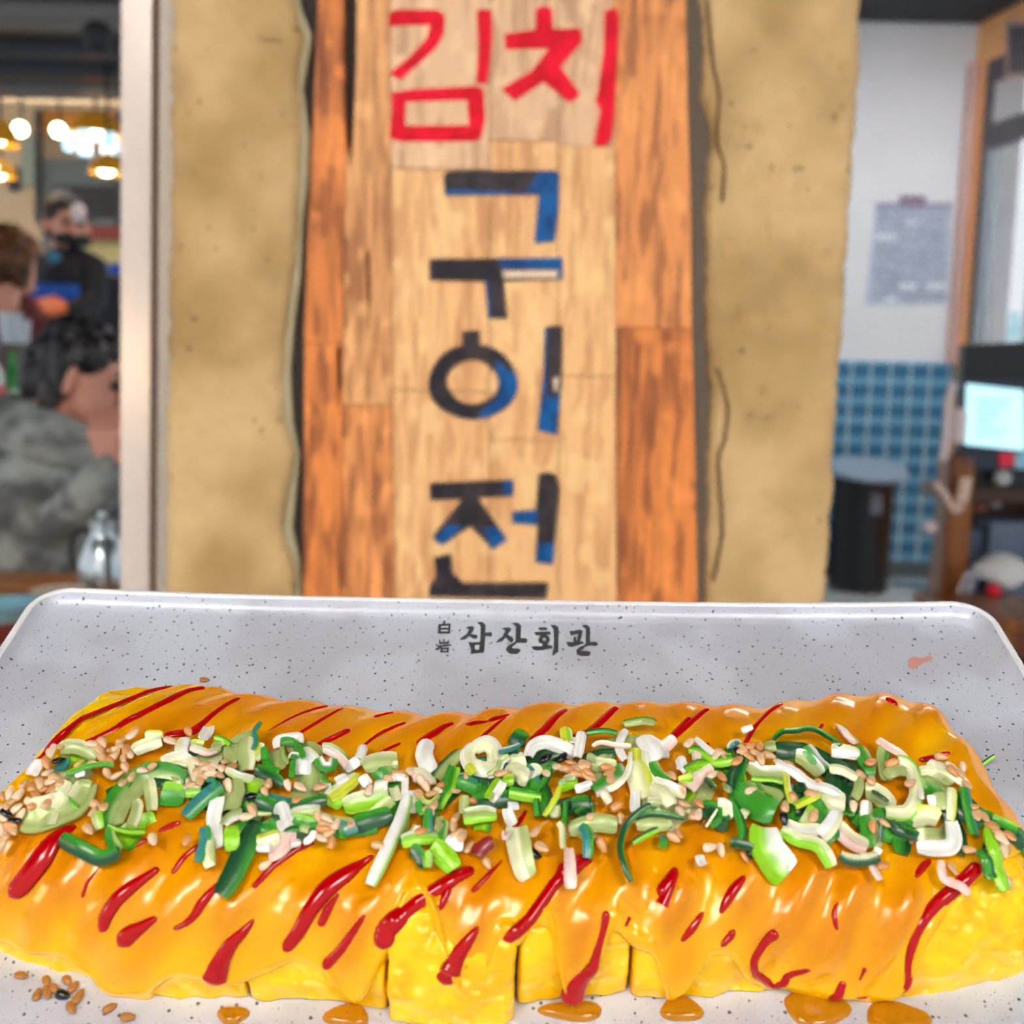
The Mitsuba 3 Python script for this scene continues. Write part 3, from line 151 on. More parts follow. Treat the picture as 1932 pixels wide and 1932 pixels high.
SEEDS=[('t',30,0.141,1.557,0.1456,1.542),('p',30,0.1492,1.535,0.1529,1.507),('t',30,0.1219,1.557,0.1292,1.571),('o',30,0.1365,1.585,0.1401,1.571),('o',30,0.152,1.571,0.1556,1.592),('t',30,0.152,1.592,0.1565,1.621),('t',30,0.1556,1.621,0.162,1.649),('t',30,0.1292,1.599,0.1374,1.621),('t',30,0.1419,1.614,0.1465,1.592),('o',30,0.1392,1.614,0.1465,1.642),('p',30,0.151,1.685,0.1574,1.664),('t',30,0.162,1.721,0.1629,1.678),('t',30,0.1683,1.685,0.1683,1.642),('p',30,0.1711,1.628,0.1802,1.628),('p',30,0.1219,1.642,0.131,1.642),('t',30,0.1119,1.657,0.1128,1.628),('t',30,0.111,1.649,0.1192,1.671),('p',30,0.1119,1.571,0.121,1.571),('t',30,0.1228,1.571,0.1301,1.592),('t',30,0.1401,1.564,0.1501,1.571),('p',30,0.1383,1.578,0.1447,1.571),('p',30,0.1547,1.578,0.1629,1.599),('t',30,0.0919,1.742,0.101,1.728),('t',30,0.1046,1.778,0.1037,1.728),('p',30,0.0883,1.771,0.0983,1.764),('p',30,0.0855,1.742,0.0892,1.706),('p',30,0.0755,1.585,0.0819,1.621),('t',30,0.081,1.578,0.0901,1.607),('p',30,0.0746,1.607,0.0819,1.642),('o',30,0.0773,1.657,0.0846,1.699),('t',30,0.1474,1.921,0.1483,1.871),('t',30,0.1574,1.892,0.1556,1.842),('t',30,0.1474,1.999,0.1547,2.035),('o',30,0.0546,1.885,0.061,1.935),('p',30,0.0628,1.914,0.061,1.856),('t',30,0.0682,1.956,0.071,1.914),('p',30,0.071,1.914,0.0728,1.864),('t',30,0.0619,1.971,0.071,1.999),('p',30,0.0737,1.992,0.0783,1.956),('p',30,0.081,2.021,0.0837,1.978),('t',30,0.0701,1.842,0.0719,1.799),('o',30,0.081,1.842,0.0792,1.792),('o',30,0.0828,1.835,0.0901,1.878),('p',30,0.081,1.906,0.0901,1.914),('o',30,0.0855,1.821,0.0955,1.821),('o',30,0.0965,1.885,0.0992,1.835),('t',30,0.0883,1.892,0.0946,1.864),('t',30,0.1028,1.921,0.1019,1.871),('p',30,0.0637,2.042,0.0728,2.063),('p',30,0.0673,2.106,0.0737,2.149),('t',30,0.0792,2.171,0.0764,2.121),('t',30,0.0792,2.092,0.0864,2.128),('t',30,0.0764,2.242,0.0783,2.185),('o',30,0.0728,2.099,0.081,2.085),('p',30,0.0628,2.042,0.0628,1.992),('o',30,0.0974,1.821,0.101,1.778),('p',30,0.1037,1.856,0.1037,1.806),('t',30,0.141,1.664,0.1492,1.692),('t',30,0.1429,1.849,0.151,1.864),('t',30,0.0819,1.771,0.0883,1.821),('o',30,0.0874,1.942,0.0919,1.906),('t',30,0.1747,1.499,0.1838,1.521),('o',30,0.2002,1.435,0.2075,1.471),('p',30,0.1865,1.521,0.1956,1.521),('t',30,0.2484,1.564,0.252,1.578),('p',30,0.2475,1.578,0.252,1.607),('o',30,0.2557,1.592,0.2611,1.578),('p',30,0.2402,1.578,0.2475,1.585),('t',30,0.2466,1.607,0.2539,1.628),('p',30,0.2575,1.635,0.2621,1.671),('t',30,0.232,1.628,0.2366,1.671),('t',30,0.2311,1.621,0.2393,1.628),('t',30,0.222,1.678,0.2302,1.664),('p',30,0.2384,1.621,0.2466,1.614),('t',30,0.2957,1.657,0.2957,1.621),('t',30,0.2921,1.664,0.2966,1.706),('p',30,0.2812,1.828,0.2875,1.821),('t',30,0.2857,1.764,0.2903,1.806),('p',30,0.2075,1.971,0.212,2.021),('o',30,0.2375,1.992,0.2375,1.942),('t',30,0.1793,1.607,0.1884,1.607),('t',30,0.2257,1.607,0.2311,1.585),('p',30,0.2302,1.599,0.2366,1.585),('t',30,0.232,1.578,0.2402,1.578),('p',30,0.2366,1.585,0.2439,1.599),('p',30,0.2293,1.621,0.2329,1.599),('t',30,0.2284,1.578,0.2357,1.571),('p',30,0.2184,1.571,0.2266,1.578),('p',30,0.3203,1.628,0.3276,1.649),('p',30,0.3103,1.621,0.3148,1.657),('t',30,0.3376,1.635,0.3449,1.635),('o',30,0.3212,1.706,0.3294,1.706),('t',30,0.343,1.771,0.3467,1.814),('p',30,0.3494,1.785,0.3558,1.806),('t',30,0.3476,1.828,0.3549,1.835),('o',30,0.3467,1.856,0.354,1.856),('p',30,0.3594,1.849,0.3621,1.799),('t',30,0.353,1.892,0.3594,1.871),('p',30,0.3476,1.914,0.3549,1.921),('o',30,0.3594,1.964,0.3594,1.906),('t',30,0.374,1.842,0.374,1.792),('p',30,0.384,1.642,0.3849,1.599),('t',30,0.3949,1.921,0.4031,1.921),('p',6,0.303,2.099,0.3085,2.071),('t',30,0.3985,1.571,0.4049,1.571),('o',30,0.404,1.564,0.4113,1.557),('t',30,0.4095,1.557,0.4167,1.571),('p',30,0.4167,1.542,0.4213,1.564),('p',30,0.4258,1.564,0.4322,1.578),('p',30,0.4313,1.571,0.4359,1.592),('t',30,0.4641,1.557,0.4695,1.571),('o',30,0.4449,1.571,0.4504,1.592),('t',30,0.4586,1.614,0.4641,1.599),('o',30,0.4759,1.664,0.4768,1.621),('t',30,0.4422,1.692,0.444,1.657),('t',30,0.4359,1.692,0.4422,1.721),('t',30,0.4604,1.749,0.4631,1.706),('t',30,0.4595,1.756,0.4604,1.799),('t',30,0.4604,1.835,0.4668,1.814),('t',30,0.4668,1.864,0.4704,1.821),('t',6,0.4722,1.899,0.4759,1.856),('t',6,0.4877,1.949,0.4914,1.999),('o',30,0.4313,1.828,0.4377,1.814),('t',30,0.495,1.557,0.5041,1.564),('p',30,0.4422,1.592,0.4477,1.607),('t',30,0.4268,1.599,0.4313,1.628),('t',30,0.4359,1.607,0.4431,1.614),('p',30,0.5478,1.557,0.5523,1.571),('o',30,0.5596,1.557,0.5669,1.564),('t',30,0.576,1.599,0.5833,1.607),('o',30,0.5569,1.571,0.5651,1.578),('t',30,0.5641,1.571,0.5705,1.578),('t',30,0.5696,1.571,0.5769,1.571),('o',30,0.5623,1.585,0.5687,1.592),('o',30,0.5678,1.578,0.5751,1.599),('o',30,0.5742,1.578,0.5823,1.592),('t',30,0.5541,1.571,0.5623,1.571),('t',30,0.5714,1.564,0.5787,1.564),('o',30,0.5914,1.571,0.5996,1.571),('o',30,0.5933,1.592,0.6005,1.578),('t',30,0.596,1.628,0.5987,1.592),('o',30,0.5969,1.764,0.6033,1.749),('t',30,0.576,1.821,0.5823,1.806),('o',30,0.5833,1.956,0.5869,2.006),('t',30,0.5268,1.885,0.5314,1.856),('t',30,0.5314,1.949,0.5369,1.992),('t',30,0.6033,1.799,0.6024,1.849),('p',30,0.5396,1.571,0.5414,1.585),('p',30,0.6697,1.499,0.6761,1.457),('t',30,0.6497,1.592,0.6542,1.628),('t',30,0.6579,1.649,0.6606,1.692),('t',30,0.6561,1.735,0.6633,1.749),('o',30,0.6706,1.728,0.6742,1.771),('p',30,0.6542,1.764,0.6561,1.814),('t',30,0.6642,1.835,0.667,1.785),('p',30,0.6679,1.842,0.6715,1.792),('t',30,0.697,1.521,0.7043,1.528),('p',30,0.6934,1.549,0.7006,1.528),('t',30,0.7034,1.549,0.707,1.564),('o',30,0.7088,1.571,0.7179,1.557),('t',30,0.7188,1.499,0.7234,1.528),('o',30,0.7252,1.507,0.7334,1.485),('o',30,0.7379,1.464,0.7379,1.514),('t',30,0.7288,1.528,0.737,1.528),('o',30,0.7225,1.542,0.7288,1.557),('t',30,0.7361,1.535,0.737,1.564),('t',30,0.7416,1.521,0.7489,1.535),('p',30,0.7498,1.549,0.7561,1.564),('p',30,0.6852,1.607,0.6934,1.592),('o',30,0.6943,1.599,0.6988,1.635),('p',30,0.717,1.678,0.7243,1.664),('o',30,0.6488,1.899,0.6524,1.942),('t',30,0.6433,1.928,0.6497,1.956),('p',30,0.6724,2.021,0.6788,2.013),('p',6,0.687,1.971,0.6879,2.028),('o',6,0.7052,2.035,0.707,2.092),('o',6,0.6652,2.099,0.6715,2.063),('t',30,0.717,1.535,0.7252,1.542),('p',30,0.7671,1.578,0.7725,1.592),('t',30,0.7561,1.564,0.7625,1.571),('t',30,0.7825,1.614,0.7843,1.649),('o',30,0.7552,1.692,0.7589,1.728),('t',30,0.768,1.835,0.7725,1.778),('p',30,0.8089,1.728,0.8071,1.771),('t',30,0.8217,1.599,0.8289,1.607),('t',30,0.8298,1.642,0.8353,1.607),('o',30,0.8526,1.578,0.8617,1.578),('o',30,0.818,1.864,0.8171,1.914),('o',30,0.8344,1.571,0.8435,1.564),('o',6,0.8189,2.085,0.8262,2.078),('t',30,0.8271,1.849,0.8326,1.878),('t',30,0.7452,1.792,0.748,1.742),('t',30,0.7716,1.657,0.7771,1.678),('t',30,0.7698,1.671,0.7762,1.685),('t',30,0.8626,1.671,0.8717,1.649),('p',30,0.9117,1.592,0.9172,1.607),('t',30,0.9199,1.614,0.9208,1.649),('o',30,0.9117,1.607,0.9145,1.635),('o',30,0.9136,1.806,0.9217,1.814),('t',30,0.9154,1.842,0.9163,1.892),('t',30,0.9227,1.864,0.9236,1.906),('t',30,0.9217,1.835,0.9181,1.885),('t',6,0.8817,2.128,0.8826,2.178),('p',6,0.9318,2.056,0.9336,2.106),('o',30,0.9354,1.999,0.9381,2.049),('o',30,0.9236,1.928,0.9272,1.964),('t',30,0.9263,1.978,0.9299,2.013),('t',6,0.9263,2.228,0.9254,2.285),('t',6,0.9299,2.278,0.9299,2.342),('t',6,0.899,2.042,0.9045,2.063),('o',6,0.9372,2.042,0.9381,2.092),('p',30,0.9281,1.585,0.9245,1.621),('t',30,0.9217,1.664,0.9227,1.706),('t',30,0.9063,1.564,0.9136,1.571),('p',30,0.9263,2.021,0.9299,2.063),('k',30,0.0883,1.664,0.0946,1.642),('k',30,0.0764,2.063,0.0828,2.042),('k',30,0.0646,2.013,0.0737,2.028),('k',30,0.2784,1.706,0.2866,1.706),('k',30,0.5532,1.542,0.5578,1.514),('k',30,0.5369,1.535,0.5432,1.528),('k',6,0.525,1.949,0.5314,1.985),('k',30,0.7161,1.507,0.717,1.542),('k',6,0.7106,2.049,0.7179,2.049),('k',30,0.7434,1.821,0.7434,1.871),('k',6,0.9145,2.078,0.9199,2.028)]
PLATE_SEEDS=[('t',-0.1046,-0.13,-0.1027,-0.1303),('t',-0.0986,-0.1352,-0.0987,-0.1334),('t',-0.0972,-0.1329,-0.0962,-0.1347),('t',-0.0901,-0.1353,-0.0898,-0.1337),('t',-0.0911,-0.1361,-0.0899,-0.1379),('t',-0.0832,-0.1373,-0.082,-0.1364),('t',-0.0791,-0.1388,-0.0773,-0.1387),('t',-0.0985,-0.1304,-0.0972,-0.1322),('t',-0.0944,-0.1302,-0.0928,-0.1318),('t',-0.0901,-0.0369,-0.0876,-0.0371),('t',-0.0965,-0.1324,-0.0946,-0.1336),('t',-0.0921,-0.1332,-0.0915,-0.1317),('k',-0.0943,-0.134,-0.0924,-0.1345)]
STREAKS=[[(0.0573,1.649,146),(0.0591,1.564,194),(0.0646,1.499,219),(0.0746,1.357,146),(0.1046,1.171,146),(0.1201,1.0,146),(0.1447,0.7,122)],[(0.0946,1.549,146),(0.121,1.471,170),(0.141,1.342,219),(0.1601,1.164,219),(0.1711,0.978,194),(0.1865,0.793,146)],[(0.1783,1.471,194),(0.2029,1.371,243),(0.2084,1.3,170),(0.2193,1.121,136),(0.232,0.921,122)],[(0.2748,1.292,73),(0.2957,1.107,107),(0.3103,0.928,122),(0.3221,0.793,73)],[(0.2912,1.392,73),(0.3176,1.214,107),(0.3394,0.864,73)],[(0.3239,1.421,194),(0.3394,1.335,219),(0.354,1.235,97)],[(0.091,2.563,340),(0.0992,2.428,486),(0.1074,2.271,535),(0.1165,2.078,389),(0.1237,1.999,243),(0.1301,1.956,146)],[(0.1756,2.656,170),(0.1783,2.535,292),(0.1865,2.378,316),(0.202,2.228,243),(0.2157,2.128,146)],[(0.1911,2.742,292),(0.1975,2.656,389),(0.2075,2.578,292),(0.222,2.478,122)],[(0.1538,2.449,73),(0.1556,2.321,97),(0.1638,2.192,97)],[(0.1847,2.021,122),(0.1993,1.956,146)],[(0.2066,1.899,122),(0.2147,1.864,146),(0.2238,1.828,97)],[(0.2275,2.156,73),(0.2338,2.035,146),(0.2448,1.935,122)],[(0.2366,2.549,97),(0.2502,2.463,170),(0.2566,2.349,219),(0.2666,2.228,146),(0.2757,2.135,73)],[(0.2675,2.985,632),(0.2748,2.82,389),(0.2839,2.663,292),(0.2921,2.578,219),(0.3003,2.47,73)],[(0.2975,2.235,97),(0.3112,2.078,146),(0.3276,1.956,146),(0.3421,1.885,97)],[(0.3267,2.699,243),(0.3358,2.592,292),(0.3476,2.37,340),(0.3594,2.213,389),(0.3722,2.106,340),(0.3849,2.006,194),(0.394,1.942,97)],[(0.3549,2.506,146),(0.3612,2.349,194),(0.3685,2.242,194)],[(0.3594,2.813,253),(0.3712,2.699,203),(0.3803,2.563,177),(0.3922,2.37,61)],[(0.4076,2.606,405),(0.4086,2.485,456),(0.4204,2.335,405),(0.4349,2.213,304),(0.4495,2.135,304),(0.4641,2.056,278),(0.4786,1.992,203)],[(0.4522,2.278,76),(0.4559,2.199,177),(0.4595,2.092,203)],[(0.4568,2.863,709),(0.4631,2.727,405),(0.4704,2.585,304),(0.4786,2.47,203),(0.4841,2.399,61)],[(0.5041,2.513,253),(0.5177,2.449,278),(0.5323,2.349,253),(0.545,2.199,253),(0.556,2.106,405),(0.5723,2.028,253),(0.5778,2.021,127)],[(0.5605,3.106,557),(0.5669,2.977,405),(0.5769,2.849,253),(0.5823,2.656,177),(0.586,2.52,177),(0.5878,2.399,76)],[(0.4777,2.149,76),(0.4923,2.035,127),(0.5023,1.956,127)],[(0.6333,2.313,101),(0.6369,2.256,304),(0.6433,2.178,253),(0.6479,2.106,101)],[(0.6033,2.535,76),(0.6078,2.463,101)],[(0.5077,1.792,76),(0.5168,1.728,127),(0.5223,1.671,76)],[(0.3731,1.014,127),(0.3904,0.85,76)],[(0.3658,1.399,61),(0.3794,1.235,101),(0.4049,0.993,127)],[(0.3758,1.485,76),(0.3913,1.392,101),(0.404,1.307,61)],[(0.4186,1.271,101),(0.434,1.135,228),(0.444,1.021,177),(0.4522,0.971,101)],[(0.465,1.092,101),(0.4759,1.042,152),(0.485,1.007,152)],[(0.485,1.007,76),(0.4959,0.928,203),(0.5068,0.914,76)],[(0.4741,1.271,76),(0.4886,1.128,152),(0.5032,0.978,76)],[(0.5268,1.342,101),(0.5405,1.25,253),(0.5541,1.071,228),(0.5641,0.935,127)],[(0.5669,1.321,101),(0.5851,1.271,253),(0.5969,1.157,253),(0.6142,0.95,127)],[(0.6579,1.371,76),(0.6706,1.257,203),(0.6852,1.092,152)],[(0.5869,1.507,101),(0.6051,1.492,203)],[(0.6561,1.385,123),(0.6724,1.264,173),(0.6906,1.1,173),(0.7061,0.935,99)],[(0.7307,1.392,99),(0.7452,1.207,148),(0.7643,1.007,148),(0.7862,0.807,89)],[(0.8035,1.328,74),(0.8135,1.242,99)],[(0.8954,1.542,123),(0.9126,1.528,148),(0.9299,1.514,99)],[(0.8972,0.971,197),(0.9035,1.007,247),(0.9063,1.042,148)],[(0.6415,2.242,296),(0.6342,2.37,296),(0.6488,2.128,123)],[(0.6824,2.463,99),(0.6924,2.313,222),(0.7052,2.192,99)],[(0.6506,2.678,74),(0.6597,2.57,173),(0.6688,2.442,59)],[(0.6815,2.706,123),(0.6897,2.642,197),(0.6934,2.592,74)],[(0.7288,2.628,345),(0.7207,2.692,197),(0.7106,2.87,173),(0.7134,3.02,197),(0.7279,3.099,197),(0.7425,3.02,173),(0.758,2.913,74)],[(0.7771,2.556,59),(0.7762,2.456,123),(0.7798,2.349,49)],[(0.798,2.956,49),(0.8016,2.856,99)],[(0.7771,3.12,99),(0.7834,3.084,222),(0.7871,2.999,148)],[(0.8007,3.12,148),(0.808,3.092,123)],[(0.9063,2.156,247),(0.889,2.242,296),(0.869,2.342,296),(0.8544,2.456,247),(0.8444,2.592,197),(0.8389,2.77,173),(0.8371,2.985,148),(0.8326,3.106,123)],[(0.849,2.178,74),(0.8581,2.106,173),(0.8681,2.063,99)],[(0.6888,1.457,74),(0.6952,1.399,99)],[(0.9263,1.706,197),(0.9281,1.799,296),(0.9299,1.849,197)]]
SAUCE_EDGE=[(0.0428,3.077),(0.0746,3.063),(0.1074,3.049),(0.151,3.02),(0.1592,3.134),(0.1674,3.142),(0.1811,3.142),(0.2002,3.142),(0.2111,3.142),(0.2147,3.106),(0.2357,2.992),(0.2657,3.006),(0.2812,3.092),(0.3012,2.985),(0.3367,2.835),(0.3621,2.935),(0.3749,3.142),(0.3922,3.12),(0.3985,2.906),(0.4113,2.642),(0.4204,2.385),(0.4258,2.228),(0.4395,2.221),(0.4522,2.492),(0.4659,2.97),(0.4786,3.07),(0.4895,3.02),(0.4932,2.656),(0.5041,2.513),(0.5187,2.663),(0.5296,2.449),(0.5478,2.57),(0.5532,3.142),(0.5705,3.142),(0.5814,2.699),(0.5823,3.12),(0.5905,2.499),(0.6124,2.77),(0.6315,2.813),(0.6379,3.142),(0.6551,3.142),(0.6633,3.02),(0.6706,2.835),(0.6924,2.856),(0.7097,3.113),(0.7243,3.134),(0.747,3.127),(0.758,3.142),(0.7953,3.134),(0.8335,3.134),(0.8389,3.027),(0.8517,2.72),(0.879,2.378),(0.9063,2.256),(0.9572,2.078),(0.9754,1.992)]
SPRIG=[(0.1208,-0.0694),(0.1247,-0.067),(0.1284,-0.0651)]
DRIPS=[(-0.0569,-0.1376,0.0033,0.0019),(0.0652,-0.1342,0.0069,0.004),(0.0815,-0.1359,0.0067,0.0034),(0.0367,-0.1347,0.0045,0.0028),(-0.0332,-0.1373,0.0047,0.0025),(0.0138,-0.1354,0.0067,0.0022)]
LEFT_EDGE=[(0.0537,1.614),(0.0664,1.428),(0.0955,1.164),(0.1492,0.757)]
LOGO=[('character',[[[-2310,-882],[-1919,-843],[-1914,-1319],[-2283,-1339]],[[-2226,-963],[-1982,-939],[-1979,-1045],[-2219,-1063]],[[-2214,-1139],[-1978,-1122],[-1979,-1233],[-2207,-1244]],[[-2155,-717],[-2090,-715],[-2106,-883],[-2170,-885]]]),('character',[[[-2232,-1637],[-2192,-1636],[-2181,-1744],[-2096,-1737],[-2106,-1589],[-2061,-1588],[-2052,-1736],[-1971,-1734],[-1968,-1648],[-1920,-1647],[-1925,-1818],[-2219,-1830]],[[-2288,-1905],[-1846,-1833],[-1839,-1895],[-2101,-1946],[-2237,-2106],[-2311,-2096],[-2321,-2057],[-2203,-1959],[-2285,-1950]],[[-2163,-2003],[-1904,-1980],[-1905,-2209],[-2149,-2220]],[[-2093,-2069],[-1965,-2055],[-1967,-2144],[-2084,-2152]]]),('letter',[[[-1445,-1026],[-1371,-983],[-1241,-951],[-1178,-996],[-1196,-1120],[-1274,-1326],[-1062,-1385],[-1055,-1477],[-1122,-1565],[-1217,-1516],[-1322,-1414],[-1438,-1578],[-1573,-1627],[-1586,-1582],[-1411,-1359],[-1321,-1106]],[[-1097,-751],[-1002,-736],[-918,-758],[-823,-887],[-823,-1263],[-629,-1235],[-604,-1339],[-624,-1421],[-814,-1425],[-818,-1677],[-969,-1692],[-977,-926]],[[-1339,-1701],[-1208,-1744],[-822,-1678],[-835,-2183],[-1234,-2259],[-1230,-2009]],[[-1123,-1838],[-976,-1829],[-986,-2065],[-1110,-2079]]]),('letter',[[[-306,-1052],[-201,-1002],[-65,-993],[-23,-1062],[-129,-1339],[37,-1485],[56,-1599],[12,-1703],[-62,-1659],[-187,-1473],[-310,-1665],[-450,-1708],[-477,-1681],[-285,-1424],[-188,-1143]],[[16,-771],[118,-751],[202,-766],[293,-907],[271,-1491],[446,-1498],[483,-1600],[445,-1715],[271,-1691],[149,-1734],[-4,-1952],[88,-1994],[209,-1975],[268,-2035],[247,-2141],[163,-2226],[-38,-2231],[-142,-2122],[-169,-2000],[-108,-1853],[112,-1666],[123,-941]]]),('letter',[[[818,-965],[1045,-948],[1133,-1040],[1080,-1088],[854,-1094]],[[702,-1203],[1173,-1144],[1220,-1213],[1195,-1295],[757,-1347]],[[818,-1564],[887,-1361],[1008,-1300],[1130,-1366],[1182,-1555],[1116,-1710],[1088,-1813],[1221,-1810],[1247,-1933],[1062,-1993],[786,-2056],[658,-2014],[622,-1869],[935,-1862],[938,-1732],[846,-1694]],[[1060,-1535],[1053,-1572],[1037,-1603],[1015,-1620],[990,-1620],[968,-1604],[953,-1575],[948,-1538],[954,-1500],[970,-1470],[993,-1453],[1018,-1452],[1040,-1468],[1055,-1498]],[[1206,-837],[1373,-833],[1467,-967],[1416,-2085],[1257,-2288],[1232,-2245],[1286,-1865],[1307,-1047]]]),('letter',[[[1801,-1117],[1907,-1115],[2136,-1033],[2212,-1096],[2156,-1399],[2094,-1619],[1996,-1632],[2059,-1239],[1831,-1315]],[[1913,-1405],[2000,-1391],[1988,-1644],[2184,-1588],[2205,-1696],[1839,-1863],[1729,-1831],[1669,-1657],[1903,-1646]],[[2191,-836],[2356,-803],[2450,-949],[2405,-1622],[2591,-1618],[2646,-1691],[2598,-1799],[2396,-1782],[2253,-1841],[2095,-2047],[2308,-2053],[2407,-2117],[2351,-2262],[2113,-2284],[1979,-2194],[1972,-2016],[2097,-1856],[2268,-1756],[2311,-999]]])]
SMEAR=[[11925,-2384],[12132,-2236],[12359,-2326],[12625,-2200],[12681,-2319],[12328,-2517],[11949,-2808],[11820,-2718]]

# =====================================================================  the setting: floor, ceiling, walls
EPS = 1e-3
mat('m_floor', (176, 186, 190), 0.35); mat('m_ceiling', (46, 50, 54), 0.8)
mat('m_white_wall', {'type': 'rgb', 'value': rgb(236, 236, 238)}, 0.7)
mat('m_cream_wall', (226, 196, 160), 0.7)
mat('m_dark_frame', (70, 66, 72), 0.45); mat('m_black', (14, 14, 18), 0.35); mat('m_grey_dark', (72, 80, 84), 0.6)
YB = 6.2                                              # back wall of the right-hand room
XC = at(1806, 600, YB)[0]                             # its corner with the window wall
wdir = np.array([math.sin(math.radians(13)), -math.cos(math.radians(13)), 0])   # window wall, coming towards us
obj('floor', bx(-6, 6, -2.6, 7.2, -0.1, 0), 'm_floor', kind='structure', label='pale grey tiled restaurant floor')
obj('ceiling', bx(-6, 6, -2.6, 7.2, 3.32, 3.42), 'm_ceiling', kind='structure', label='dark charcoal ceiling')
back = Plane((0, YB, 0), (1, 0, 0), (0, 0, 1))        # normal towards -y
obj('wall_back', bx(0.7, XC + 0.3, YB, YB + 0.1, 0, 3.32), 'm_white_wall', kind='structure', label='white plaster wall above the plaid dado')
win = Plane((XC, YB, 0), wdir, (0, 0, 1))             # u runs from the corner towards us, n points into the room
WZ0, WZ1 = 0.86, 2.83
def wpt(px, py): return win.uv(px, py)
L_ = 2.6
u_edge = wpt(1838, 500)[0]                            # first jamb of the window
z_top, z_low = wpt(1880, 110)[1], 0.92
wall_win = unary_union([sbox(0, 0, L_, z_low), sbox(0, z_top, L_, 3.32), sbox(0, 0, u_edge, 3.32)])
mat('m_apricot', (240, 176, 118), 0.7)
obj('wall_right', win.slab(wall_win, -0.03, 0.0), 'm_apricot', kind='structure', label='apricot wall around the dark framed window')
def plaid(p, n, uv):
    a = dr.abs(p.x / 0.118 - dr.floor(p.x / 0.118) - 0.5); b = dr.abs(p.z / 0.118 - dr.floor(p.z / 0.118) - 0.5)
    c = mix(rgb(20, 92, 128), rgb(10, 70, 102), smoothstep(0.2, 0.3, a) * 0.6)
    c = mix(c, rgb(116, 170, 196), smoothstep(0.27, 0.33, b) * 0.62)
    return mix(c, rgb(206, 230, 238), smoothstep(0.40, 0.45, a) * 0.62)
mat('m_plaid', proc(plaid), 0.6)
zd = back.uv(1690, 684)[1]
obj('trim_3', bx(0.7, XC, YB - 0.025, YB, 0.0, zd), 'm_plaid', label='blue plaid dado panel below the white wall', kind='structure')
obj('baseboard_back', bx(0.7, XC, YB - 0.04, YB - 0.025, 0.0, 0.09), 'm_grey_dark', kind='structure')
obj('trim_1', bx(XC - 0.05, XC, YB - 0.05, YB, zd, 3.0), mat('m_pinktrim', (196, 160, 150), 0.5), kind='structure', label='pinkish corner trim beside the window')
zb = back.uv(1720, 42)[1]
obj('ceiling_beam', bx(0.7, XC + 0.25, YB - 0.5, YB, zb, 3.32), 'm_ceiling', label='dark ceiling beam above the white wall', cat='beam')

# window on the right wall: jambs, transom bar, header, panes
w1 = 'window_1'; say(w1, 'dark framed window with a glazed transom and sliding panes', kind='structure')
mat('m_steel_frame', (176, 184, 190), 0.35); mat('m_glass', (0, 0, 0)); scene['m_glass'] = {'type': 'thindielectric', 'int_ior': 1.5}
zt0, zt1 = wpt(1880, 276)[1], wpt(1880, 232)[1]
obj('transom_bar', win.slab(sbox(u_edge, zt0, L_, zt1), -0.03, 0.004), 'm_dark_frame', w1)
obj('header', win.slab(sbox(u_edge, z_top - 0.12, L_, z_top), -0.03, 0.004), 'm_dark_frame', w1)
obj('sill', win.slab(sbox(u_edge, z_low, L_, z_low + 0.07), -0.03, 0.006), 'm_dark_frame', w1)
obj('jamb', win.slab(sbox(u_edge - 0.01, z_low, u_edge + 0.022, z_top), -0.03, 0.004), 'm_dark_frame', w1)
for a, b in ((0.03, 0.035), (0.085, 0.09)):
    obj('stile', win.slab(sbox(u_edge + a, z_low, u_edge + b + 0.03, zt0), -0.028, -0.002), 'm_steel_frame', w1)
obj('stile', win.slab(sbox(u_edge + 0.44, z_low, u_edge + 0.50, zt0), -0.028, -0.002), 'm_steel_frame', w1)
obj('pane', win.slab(sbox(u_edge + 0.05, z_low, L_, zt0), -0.022, -0.021), 'm_glass', w1, label='clear lower pane')
obj('pane', win.slab(sbox(u_edge + 0.05, zt1, L_, z_top - 0.12), -0.022, -0.021), 'm_glass', w1, label='clear transom pane')
def frost(p, n, uv):
    k = fbm(p.x * 5 + 3, p.y * 5, p.z * 5, 3)
    return mix(rgb(170, 216, 228), rgb(236, 248, 250), smoothstep(0.35, 0.6, k))
mat('m_outside', proc(frost), 0.9)
o2 = Plane(win.o - win.n * 4.5, win.u, win.v)
obj('outside_wall', o2.slab(sbox(-9.0, 0, 9.0, 2.1), -0.1, 0), 'm_outside', label='pale blue wall seen outside through the window', cat='outside wall')
# box-shaped unit high on the right wall
g = win.quad(1906, 38, 1975, 150)
ac = obj('wall_box', win.slab(g, 0.0, 0.03), mat('m_boxgrey', (176, 150, 140), 0.5), label='small grey box mounted high above the window', cat='box')
obj('face_plate', win.slab(g.buffer(-0.03), 0.03, 0.035), 'm_dark_frame', ac)

# poster with rows of print on the white wall
pg = back.poly([(1652, 388), (1796, 388), (1788, 572), (1632, 576)])
po = thing('notice_poster', 'white notice poster full of grey print on the wall', 'poster')
obj('sheet', back.slab(pg, 0.002, 0.006), mat('m_paper', (196, 206, 222), 0.6), po)
(pu0, pv0, pu1, pv1) = pg.bounds
mat('m_print', (112, 118, 138), 0.7); mat('m_paper_white', (240, 244, 250), 0.6)
for i in range(17):
    v = pv1 - 0.03 - i * (pv1 - pv0 - 0.05) / 17
    u, segs = pu0 + 0.035 + random.random() * 0.01, []
    while u < pu1 - 0.05:
        l = random.uniform(0.02, 0.11)
        segs.append(sbox(u, v - random.uniform(0.008, 0.014), min(u + l, pu1 - 0.03), v)); u += l + 0.012
    obj('print_line', back.slab(unary_union(segs).buffer(0), 0.006, 0.0075), 'm_print', po)
